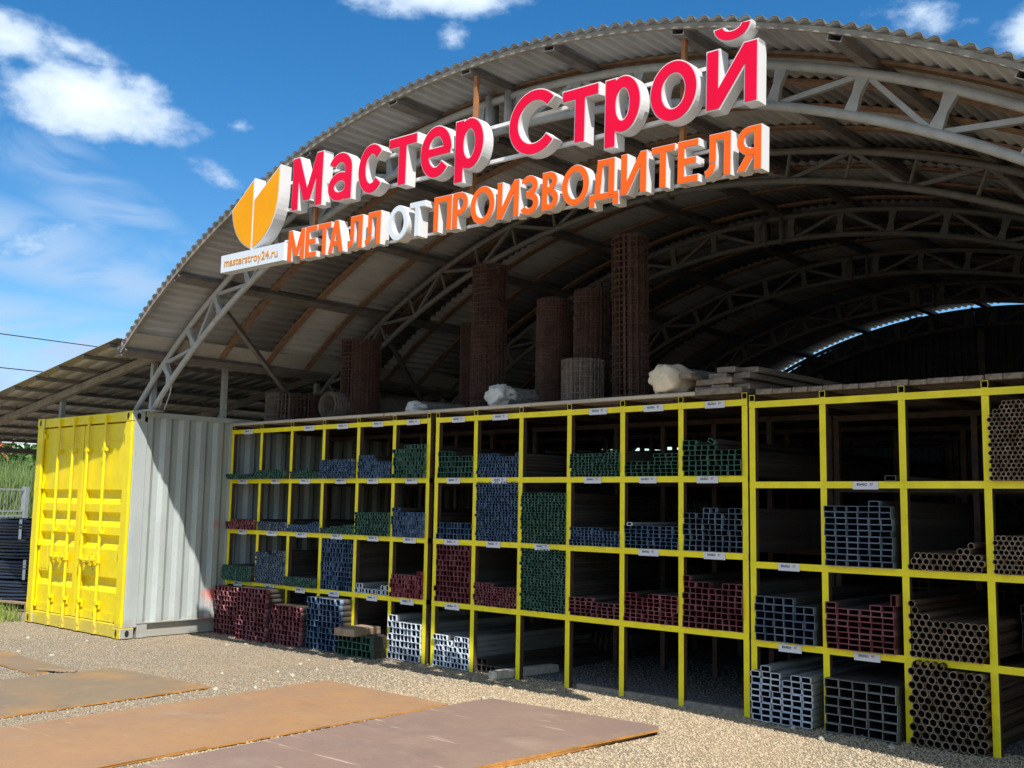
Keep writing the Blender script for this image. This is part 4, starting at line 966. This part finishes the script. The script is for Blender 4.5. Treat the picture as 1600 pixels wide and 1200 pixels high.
KIND_OF = {E_RED.name: 'red', E_RED2.name: 'red', E_BLUE.name: 'blue', E_SLATE.name: 'blue', E_GREEN.name: 'green', E_WHITE.name: 'white', E_GREY.name: 'bare', E_BARE.name: 'bare', E_PIPE.name: 'pipe'}
def tkey(t): return t[6]
def tsize(t):
    d = np.array(t[1])-CAM; dim = t[0].vertices[1].co; dep = d@CF
    px = d@CR/dep*FPX
    return (abs(t[0].vertices[0].co.x) + abs(t[0].vertices[0].co.z))/dep * (1 if t[1][1] < .6 else .2) * (1 if px < 830 else .1)
bykind = {}
for t in tubes: bykind.setdefault(tkey(t), []).append(t)
for kd, lst in bykind.items():
    lst.sort(key=tsize, reverse=True)
    for me, loc, roll, _, lab, grp, nm in lst[:295]:
        o = bpy.data.objects.new(nm, me); COL.objects.link(o); o.location = loc; o.rotation_euler = (0, roll, 0)
        tag(o, lab, nm.replace('_', ' '), grp)
    rest = lst[295:]
    if rest:
        mats, Vl, Fl, Ml, off = [], [], [], [], 0
        for me, loc, roll, *_ in rest:
            n = len(me.vertices); co = np.empty(n*3, np.float32); me.vertices.foreach_get('co', co); co = co.reshape(-1, 3)
            c, s = math.cos(roll), math.sin(roll); q = co.copy(); q[:, 0] = co[:, 0]*c + co[:, 2]*s; q[:, 2] = -co[:, 0]*s + co[:, 2]*c
            Vl.append(q + np.array(loc, np.float32)); f = np.array([p.vertices[:] for p in me.polygons]); Fl.append(f+off); off += n
            mi = np.array([p.material_index for p in me.polygons]); slot = []
            for mm in me.materials:
                if mm not in mats: mats.append(mm)
                slot.append(mats.index(mm))
            Ml.append(np.array(slot)[mi])
        me = npmesh('tube_stock', np.vstack(Vl), np.vstack(Fl)); o = link('tube_stock', me, None, mats); me.polygons.foreach_set('material_index', np.concatenate(Ml).astype(np.int32)); me.update()
        tag(o, f"the many smaller {kd.replace('_', ' ')}s with painted ends filling the rack cells", 'tube stock', kind='stuff')

# timber blocks by the ground stacks
b = MB(); b.box(-.14, .14, -.1, .32, 0, .075); o = b.build('timber_block', TIMBER, bevel=.006); o.location = (XA[4]+.28, -.28, GZ+.012+.212+.003); o.rotation_euler = (0, 0, R(8)); tag(o, 'brown timber block lying on top of the low green tube stack', 'timber block')
b = MB(); b.box(-.06, .06, -.3, .5, 0, .07); o = b.build('timber_block', PLANKL, bevel=.006); o.location = (XA[9]-.12, .1, GZ+.004); o.rotation_euler = (0, 0, R(-6)); tag(o, 'pale timber block on the ground beside the bare grey tubes', 'timber block')
# sill board along the foot of the racks
b = MB(); b.box(5.5, 7.25, -.02, .03, GZ, GZ+.05); o = b.build('sill_board', PLANK); o.rotation_euler = (0, 0, 0); tag(o, 'thin dark board edging the shed floor below the empty cells', 'board')

# ------------------------------------------------------------------ things on top of the racks
ZT = ZA[0]+RK/2+.054
def board(x0, x1, y0, y1, z, th, mm, lab, rz=0, name='plank', grp=None, tilt=0):
    b = MB(); L_, W_ = x1-x0, y1-y0; b.box(-L_/2, L_/2, -W_/2, W_/2, 0, th); o = b.build(name, mm, bevel=.004)
    o.location = ((x0+x1)/2, (y0+y1)/2, z); o.rotation_euler = (0, tilt, rz); tag(o, lab, 'plank', grp); return o
board(.05, 2.86, -.04, .16, ZT, .032, PLANKL, 'long pale plank along the top front edge of the left rack')
board(2.87, 4.93, -.035, .17, ZT, .032, PLANKL, 'pale plank on top of the racks beneath the wrapped white bundle')
board(4.94, 6.72, -.045, .16, ZT, .032, PLANKL, 'pale plank on top of the middle rack beneath the tall wire rolls')
for i in range(22):
    x = .1+i*.33
    if x > 6.9: break
    o = board(x, x+.3, .2, 5.7, ZT, .03, PLANK, 'grey decking plank laid front to back on the left and middle racks', grp='decking planks on the left and middle racks')
ZTB = ZB[0]+RK/2+.054
x = 7.27; i = 0
while x < 10.2:
    wd = rng.choice([.12, .15, .13, .16]); board(x, x+wd-.004, -.03+rng.uniform(-.01, .015), 5.6, ZTB-.012 if False else ZTB, rng.uniform(.034, .042), PLANK, 'weathered decking plank with its end at the front edge of the right rack', grp='decking planks on the right rack'); x += wd; i += 1
for k, (x, y, z, rz, L_, wd_) in enumerate([(6.74, .06, .034, 1.5, 3.2, .17), (6.93, .0, .034, -1, 3.0, .16), (7.10, .05, .034, .5, 3.1, .15), (6.78, .02, .086, 2.5, 3.1, .17), (6.98, -.04, .086, -1.5, 3.0, .17), (6.66, -.10, .138, 4, 2.9, .12), (6.86, .08, .138, 0, 3.0, .17), (7.05, .14, .138, -1, 2.8, .15), (6.93, .10, .19, 2, 2.9, .17), (7.08, .22, .19, -2, 2.8, .16)]):
    b = MB(); b.box(-wd_/2, wd_/2, 0, L_, 0, .048); o = b.build('plank', PLANK, bevel=.005); o.location = (x, y, ZT+z); o.rotation_euler = (0, 0, R(rz)); tag(o, 'thick weathered plank in the loose pile beside the cream sack', 'plank', 'loose planks piled on the middle rack')
board(6.72, 7.15, -.03, .15, ZT, .05, PLANK, 'short dark board at the right end of the middle rack top')

def wire_roll(name, x, y, z, r, h, mm, lab, pitch=.05, layers=4, lying=None, wr=.0028, vn=None):
    turns = layers; V, F = [], []
    def strip(pts, closed=False):
        pts = np.asarray(pts); n = len(pts); d = np.gradient(pts, axis=0); d /= np.linalg.norm(d, axis=1)[:, None]
        ref = np.array([0, 0, 1.0]) if abs(d[0, 2]) < .9 else np.array([1.0, 0, 0])
        u = np.cross(d, ref); u /= np.linalg.norm(u, axis=1)[:, None]; v = np.cross(d, u); b0 = sum(len(q) for q in V)
        V.append(np.stack([pts+u*wr, pts+v*wr, pts-u*wr, pts-v*wr], 1).reshape(-1, 3))
        i = np.arange(n-1)[:, None]*4; j = np.arange(4)[None]; jn = (j+1) % 4
        F.append((np.stack([i+j, i+jn, i+4+jn, i+4+j], 2)+b0).reshape(-1, 4))
    def rad(th): return r*(1-.10*th/(2*math.pi*turns)*turns*.42) + .004*math.sin(th*3.1+x*7) + .003*math.sin(th*1.3)
    nseg = int(40*turns); th = np.linspace(0, 2*math.pi*turns, nseg)
    rr = np.array([rad(t) for t in th])
    for k in range(int(h/pitch)+1):
        zz = k*pitch + .003*np.sin(th*2+k)
        strip(np.stack([rr*np.cos(th), rr*np.sin(th), zz], 1))
    nv = int(2*math.pi*r/pitch*turns)
    for k in range(nv):
        t = 2*math.pi*turns*k/nv + rng.uniform(-.004, .004); q = rad(t); a = np.array([[q*math.cos(t), q*math.sin(t), 0], [q*math.cos(t), q*math.sin(t), h/2], [q*math.cos(t), q*math.sin(t), h+.008]])
        strip(a)
    o = link(name, npmesh(name, np.vstack(V), np.vstack(F)), None, mm); o.location = (x, y, z)
    if lying is not None:
        o.rotation_euler = (R(90), 0, lying); o.location.z = z+r
    else: o.rotation_euler = (rng.uniform(-.012, .012), rng.uniform(-.012, .012), rng.uniform(0, 6))
    tag(o, lab, 'mesh roll', 'rolls of welded wire mesh on top of the racks'); return o
ZD = ZT+.033
def xr(l, r_, y):       # place a roll from its edges seen at depth y
    f = []
    for px in (l, r_):
        d = CR*(px-800)/FPX + CU*(600-560)/FPX + CF; f.append(CAM + d*(y-CAM[1])/d[1])
    return (f[0][0]+f[1][0])/2, (f[1][0]-f[0][0])/2*.77
for l, r_, y, h, mm, lab, ly, pt in [
  (539, 592, .62, .97, RUSTMESH, 'waist high rusty wire mesh roll standing at the left, before the far truss foot', 5, .05),
  (720, 752, 1.05, 1.08, RUSTMESH, 'rusty wire mesh roll half hidden behind the tall left roll', 4, .05),
  (737, 790, .55, 1.56, RUSTMESH, 'tall rusty wire mesh roll standing behind the white wrapped bundle', 5, .05),
  (837, 893, .75, 1.14, RUSTMESH, 'finely meshed rusty roll standing left of the short pale roll', 5, .035),
  (895, 954, .78, 1.18, RUSTMESH, 'rusty roll with wide hoops standing behind the short pale roll', 5, .05),
  (877, 946, .38, .42, OLDMESH, 'short pale grey wire mesh roll standing in front of taller rolls', 4, .05),
  (956, 1018, .52, 1.57, RUSTMESH, 'tallest rusty wire mesh roll, standing left of the cream sack', 5, .06),
  (424, 470, .45, .38, OLDMESH, 'short grey wire mesh roll standing at the far left of the rack top', 4, .05),
  (455, 502, .62, .38, RUSTMESH, 'short brown wire mesh roll standing beside the lying roll', 4, .05)]:
    cx_, rad_ = xr(l, r_, y); wire_roll('mesh_roll', cx_, y, ZD, rad_, h, mm, lab, pitch=pt, layers=ly+4)
cx_, rad_ = xr(501, 533, .25)
wire_roll('mesh_roll', cx_+.02, 1.45, ZD, rad_*1.1, 1.25, OLDMESH, 'rusty wire mesh roll lying on its side with its open end to the front', layers=5, pitch=.04, lying=R(0))

def sack_roll(x, y, r, L_, lab, mm, seed, rz=0.0, sack_len=.22, squash=1.0, rough=1.0):
    t = empty('netting_roll', (x, y, ZD), rz, lab, 'netting roll')
    m = MB(); rn = random.Random(seed)
    nseg, nl = 20, 10; b0 = len(m.v)
    for i in range(nl+1):
        for k in range(nseg):
            a = 2*math.pi*k/nseg; q = r*.8*(1+rn.uniform(-.05, .05)); m.v.append((q*math.cos(a), .1+i/nl*L_, r*.83+q*math.sin(a)*.98))
    for i in range(nl):
        for k in range(nseg): m.f.append((b0+i*nseg+k, b0+i*nseg+(k+1)%nseg, b0+(i+1)*nseg+(k+1)%nseg, b0+(i+1)*nseg+k)); m.m.append(0)
    m.build('netting', NETM, t, fix=True)
    # crumpled sack pulled over the end
    bm = bmesh.new(); bmesh.ops.create_icosphere(bm, subdivisions=4, radius=1)
    from mathutils import noise
    for v in bm.verts:
        d = v.co.copy(); p = d*1.25 + Vector((seed*3.1, 0, 0))
        rid = abs(noise.noise(p)); rid2 = abs(noise.noise(p*2.3+Vector((5, 1, 2)))); fine = abs(noise.noise(p*5.5))
        k = 1.12 - rough*(.55*rid + .34*rid2 + .16*fine)
        q = Vector((d.x*r*1.1, d.y*sack_len*(1 if d.y > 0 else .75), d.z*r*1.02*squash))*k
        if q.y < -sack_len*.42: q.y = -sack_len*.42 + (q.y+sack_len*.42)*.25
        if d.y > .2: q.x *= 1-.25*math.sin((d.y-.2)*3.9)*.8; q.z *= 1-.25*math.sin((d.y-.2)*3.9)*.8
        q.z = max(q.z, -r*.86*squash + .006*noise.noise(p*4)); v.co = q + Vector((0, .08, r*.88*squash))
    me = bpy.data.meshes.new('sack_wrap'); bm.to_mesh(me); bm.free(); link('sack_wrap', me, t, mm, smooth=True)
    return t
def xat(px, y):
    d = CR*(px-800)/FPX + CU*(600-600)/FPX + CF; return (CAM + d*(y-CAM[1])/d[1])[0]
sack_roll(xat(1037, .02), .08, .155, 1.6, 'netting roll with a cream sack over its end, right of the tallest wire roll', SACK, 3, R(-10), .42, .92, .7)
sack_roll(xat(770, .1), .14, .135, 1.3, 'netting roll with crumpled white film over its end, before the tall left roll', SACKW, 5, R(-8), .30, .95, 1.05)
sack_roll(xat(639, .25), .3, .10, 1.2, 'small netting roll with dirty white film over its end, on the left rack', SACKW, 9, R(-10), .26, .85, 1.05)

# ------------------------------------------------------------------ left background
cc = (-4.45, -.15)
for k in range(4):
    r0 = .80 + (.0, .02, -.02, .01)[k]; rt = .0215; z0 = GZ+.14+k*.285
    t = empty('pipe_coil', (cc[0]+rng.uniform(-.03, .03), cc[1]+rng.uniform(-.03, .03), z0), rng.uniform(0, 3), ['lowest coil of black plastic pipe on the pallet', 'second coil from the bottom of black pipe on the pallet', 'third coil from the bottom of black pipe with a white strap', 'topmost coil of black plastic pipe with white straps'][k], 'pipe coil', 'coils of black pipe left of the container')
    m = MB()
    for lay in range(2):
        for i in range(6):
            rr = r0-lay*rt*1.9+rng.uniform(-.012, .012); zz = rt+i*rt*2.08
            m.tube([(rr*math.cos(a)*(1+.01*math.sin(3*a+i)), rr*math.sin(a), zz+.005*math.sin(2*a+i)) for a in np.linspace(0, 2*math.pi, 49)], rt, 8, cap=False)
    co = m.build('coiled_pipe', HOSE, t, smooth=True)
    for a in (.4, 1.9, 3.4, 4.9):
        s = MB(); c_, s_ = math.cos(a), math.sin(a); ro, ri = r0+rt+.008, r0-.09
        pts = [(ro, -.002), (ro, .276), (ri, .276), (ri, -.002), (ro, -.002)]
        for i in range(4):
            (ra, za), (rb, zb) = pts[i], pts[i+1]; tx, ty = -s_*.022, c_*.022
            s.quad([(ra*c_-tx, ra*s_-ty, za), (ra*c_+tx, ra*s_+ty, za), (rb*c_+tx, rb*s_+ty, zb), (rb*c_-tx, rb*s_-ty, zb)])
        s.build('strap', STRAP, t)
t = empty('wooden_pallet', (cc[0], cc[1], GZ), R(10), 'wooden pallet beneath the black pipe coils', 'pallet')
for i in range(6): m = MB(); m.box(-.9, .9, -.9+i*.35, -.9+i*.35+.12, .112, .134); m.build('slat', TIMBER, t)
for i in range(3): m = MB(); m.box(-.9+i*.85, -.9+i*.85+.1, -.9, .97, .0, .11); m.build('bearer', TIMBER, t)

def blades(n, x0, x1, y0, y1, h0, h1, wd, z=GZ):
    P_ = np.stack([npr.uniform(x0, x1, n), npr.uniform(y0, y1, n)], 1); a = npr.uniform(0, 6.28, n); H = npr.uniform(h0, h1, n); ln = npr.uniform(-.35, .35, (n, 2))*H[:, None]
    ux, uy = np.cos(a)*wd, np.sin(a)*wd
    v0 = np.stack([P_[:, 0]-ux, P_[:, 1]-uy, np.full(n, z)], 1); v1 = np.stack([P_[:, 0]+ux, P_[:, 1]+uy, np.full(n, z)], 1)
    m0 = np.stack([P_[:, 0]-ux*.7+ln[:, 0]*.35, P_[:, 1]-uy*.7+ln[:, 1]*.35, z+H*.6], 1); m1 = np.stack([P_[:, 0]+ux*.7+ln[:, 0]*.35, P_[:, 1]+uy*.7+ln[:, 1]*.35, z+H*.6], 1)
    tp = np.stack([P_[:, 0]+ln[:, 0], P_[:, 1]+ln[:, 1], z+H], 1); tp2 = tp + np.stack([ux*.15, uy*.15, 0*ux], 1)
    V = np.stack([v0, v1, m1, m0, tp2, tp], 1).reshape(-1, 3); i = np.arange(n)[:, None]*6
    F = np.concatenate([i+np.array([[0, 1, 2, 3]]), i+np.array([[3, 2, 4, 5]])], 0); return V, F
V, F = blades(500, -3.5, -2.5, -1.75, -1.35, .08, .26, .006); o = link('grass', npmesh('grass', V, F), None, GRASS); tag(o, 'tuft of green grass at the foot of the container', 'grass', kind='stuff')
V, F = blades(9000, -30, -19, 6, 26, .5, .9, .02); o = link('tall_grass', npmesh('tall_grass', V, F), None, REED); tag(o, 'tall grass on the meadow before the fence', 'grass', kind='stuff')
def wpt(px, dist, z=GZ):
    d = CR*(px-800)/FPX + CF; d = d[:2]/np.linalg.norm(d[:2]); q = CAM[:2] + d*dist; return Vector((q[0], q[1], z))
# zinc fence
fa, fb = wpt(-160, 27.0), wpt(54, 30.0); dirv = (fb-fa); Lf = dirv.length; angf = math.atan2(dirv.y, dirv.x)
t = empty('mesh_fence', fa, angf, 'grey zinc wire fence with a post, beyond the black coils', 'fence')
m = MB()
for zz in (1.78, 1.24, 1.12, .25): m.box(0, Lf, -.02, .02, zz-.022, zz+.022)
m.build('fence_rail', F_GREY, t)
m = MB(); x = 0
while x < Lf: m.tube([(x, 0, .2), (x, 0, 1.8)], .0045, 5); x += .11
m.build('fence_wire', F_GREY, t)
for x in (0, Lf/2, Lf-.05): m = MB(); m.box(x-.07, x+.07, -.06, .06, 0, 1.86); m.build('fence_post', F_GREY, t, bevel=.006)
p = wpt(30, 24.0); m = MB(); m.tube([(0, 0, 0), (0, 0, .92)], .085, 12); m.tube([(0, 0, .92), (0, 0, .95)], .09, 12); o = m.build('bollard', mat('olive_paint', (.25, .23, .04), .6)); o.location = p; tag(o, 'olive yellow bollard post standing behind the black coils', 'bollard')
# reeds / hedge band, trees
def leaf_cloud(n, blobs, s0, s1):
    V, F = [], []
    P_ = []
    for (cx, cy, cz, rx, ry, rz), k in zip(blobs, np.full(len(blobs), n//len(blobs))):
        u = npr.normal(size=(k, 3)); u /= np.linalg.norm(u, axis=1)[:, None]; q = u*(npr.uniform(.25, 1, (k, 1))**.45)
        P_.append(q*np.array([rx, ry, rz]) + np.array([cx, cy, cz]))
    P_ = np.vstack(P_); n = len(P_); a = npr.normal(size=(n, 3)); a /= np.linalg.norm(a, axis=1)[:, None]; b_ = np.cross(a, npr.normal(size=(n, 3))); b_ /= np.linalg.norm(b_, axis=1)[:, None]
    s = npr.uniform(s0, s1, (n, 1)); V = np.stack([P_-a*s, P_+b_*s*.45, P_+a*s, P_-b_*s*.45], 1).reshape(-1, 3); F = (np.arange(n)[:, None]*4 + np.arange(4)[None])
    return V, F
def tree(name, px, dist, h, wd, lab, n=5000, cat='tree', leaf=(.08, .16), trunk=True):
    b0 = wpt(px, dist); t = empty(name, b0, 0, lab, cat, 'trees and bushes beyond the yard fence'); rn = random.Random(int(px*7+dist*3)); bl = []
    for i in range(13):
        a = rn.uniform(0, 6.28); rr = wd*.5*rn.uniform(.1, .8); zc = h*rn.uniform(.32, .86) if trunk else h*rn.uniform(.15, .8); s = wd*.5*rn.uniform(.28, .5)
        bl.append((rr*math.cos(a), rr*math.sin(a), zc, s, s, s*rn.uniform(.7, 1)))
    V, F = leaf_cloud(n, bl, *leaf); link('crown', npmesh('crown', V, F), t, LEAF)
    m = MB(); m.tube([(0, 0, 0), (.05, .02, h*.3), (-.04, .05, h*.62)], [h*.028, h*.02, h*.008], 8)
    for i in range(6):
        q = bl[i]; m.tube([(0.02, .03, h*(.25+.05*i)), (q[0]*.5, q[1]*.5, (h*.3+q[2])/2+.1), (q[0], q[1], q[2])], [h*.012, h*.008, h*.003], 6)
    m.build('trunk', BARK, t, smooth=True); return t
tree('bush', 50, 40, 2.8, 1.5, 'rounded green bush behind the fence, left of the taller one', cat='bush', trunk=False)
tree('bush', 112, 42, 3.9, 3.2, 'taller green bush behind the fence, next to the container', n=8000, cat='bush', trunk=False)
tree('bush', 85, 41, 4.3, 4.6, 'green bush behind the fence mostly hidden by the container', cat='bush', trunk=False)
tree('broadleaf_tree', -70, 55, 6.5, 5.5, 'broadleaf tree beyond the fence at the far left')
tree('broadleaf_tree', -190, 48, 7.5, 6, 'tall broadleaf tree beyond the fence, outermost on the left')
V, F = blades(16000, -1, 1, -1, 1, .6, 1, .02); 
q0, q1 = wpt(-140, 33.5), wpt(75, 36); dv = q1-q0
V = V.copy(); tt = np.repeat(npr.uniform(0, 1, 16000), 6); oo = np.repeat(npr.uniform(-1.4, 1.4, 16000), 6)
hh = np.repeat(npr.uniform(1.7, 2.9, 16000), 6); nrm_ = np.array([-dv.y, dv.x])/dv.length
cx0 = V.reshape(-1, 6, 3)[:, :2, :2].mean(1).repeat(6, 0); loc2 = V[:, :2]-cx0
V[:, 2] = GZ + (V[:, 2]-GZ)*hh; V[:, :2] = np.array([q0.x, q0.y]) + tt[:, None]*np.array([dv.x, dv.y]) + oo[:, None]*nrm_ + loc2*1.2
o = link('reed_bed', npmesh('reed_bed', V, F), None, REED); tag(o, 'band of tall pale green reeds behind the zinc fence', 'reeds', kind='stuff')
# house beyond
hp = wpt(9, 90.0); t = empty('brick_house', hp, YAW+math.atan((800-9)/FPX), 'orange brick house with a dark gable roof far beyond the fence', 'house')
m = MB(); m.box(-3.3, 3.3, 0, 8, 0, 2.3); m.prism([(-3.3, 2.301), (3.3, 2.301), (0, 6.2)], .01, 7.99); m.build('wall', BRICK, t, fix=True)
m = MB()
for s in (-1, 1): m.bar((s*1.98, -.5, 4.07), (s*1.98, 8.5, 4.07), .01, .01) if False else m.prism([(s*4.0, 1.62), (0, 6.35), (0, 6.6), (s*4.2, 1.62)], -.45, 8.4)
m.build('roof', ROOFT, t, fix=True)
m = MB(); m.tube([(0, -.06, 4.35), (0, -.005, 4.35)], .42, 16); wf = m.build('window', ROOFT, t)
m = MB(); m.tube([(0, -.09, 4.35), (0, -.061, 4.35)], .3, 16); m.build('pane', mat('house_glass', (.05, .06, .08), .1, var=.1), wf)
# far wood on the horizon
V, F = [], []
bl = []
for i in range(90):
    a = R(-20 + i*1.9) ; d = 170+rng.uniform(-20, 30); bl.append((CAM[0]-math.sin(a)*d, CAM[1]+math.cos(a)*d, 3.5, 6, 6, rng.uniform(4, 7)))
V, F = leaf_cloud(27000, bl, .5, 1.0); o = link('distant_wood', npmesh('distant_wood', V, F), None, LEAF); tag(o, 'distant line of trees along the horizon', 'wood', kind='stuff')
# power lines
for k, (pa, pb, lab) in enumerate([((-120, 505), (330, 566), 'upper black overhead cable left of the arch roof'), ((-120, 562), (330, 608), 'lower black overhead cable left of the arch roof')]):
    da, db = sky_dir(*pa), sky_dir(*pb); A_ = Vector(CAM + da/np.linalg.norm(da[:2])*30.0); B_ = Vector(CAM + db/np.linalg.norm(db[:2])*42.0)
    e = (B_-A_); A2, B2 = A_-e*1.2, B_+e*1.0; m = MB()
    m.tube([A2.lerp(B2, i/24) - Vector((0, 0, .0*(1-(2*i/24-1)**2))) for i in range(25)], .014, 6); o = m.build('overhead_cable', CABLE, smooth=True); tag(o, lab, 'cable')
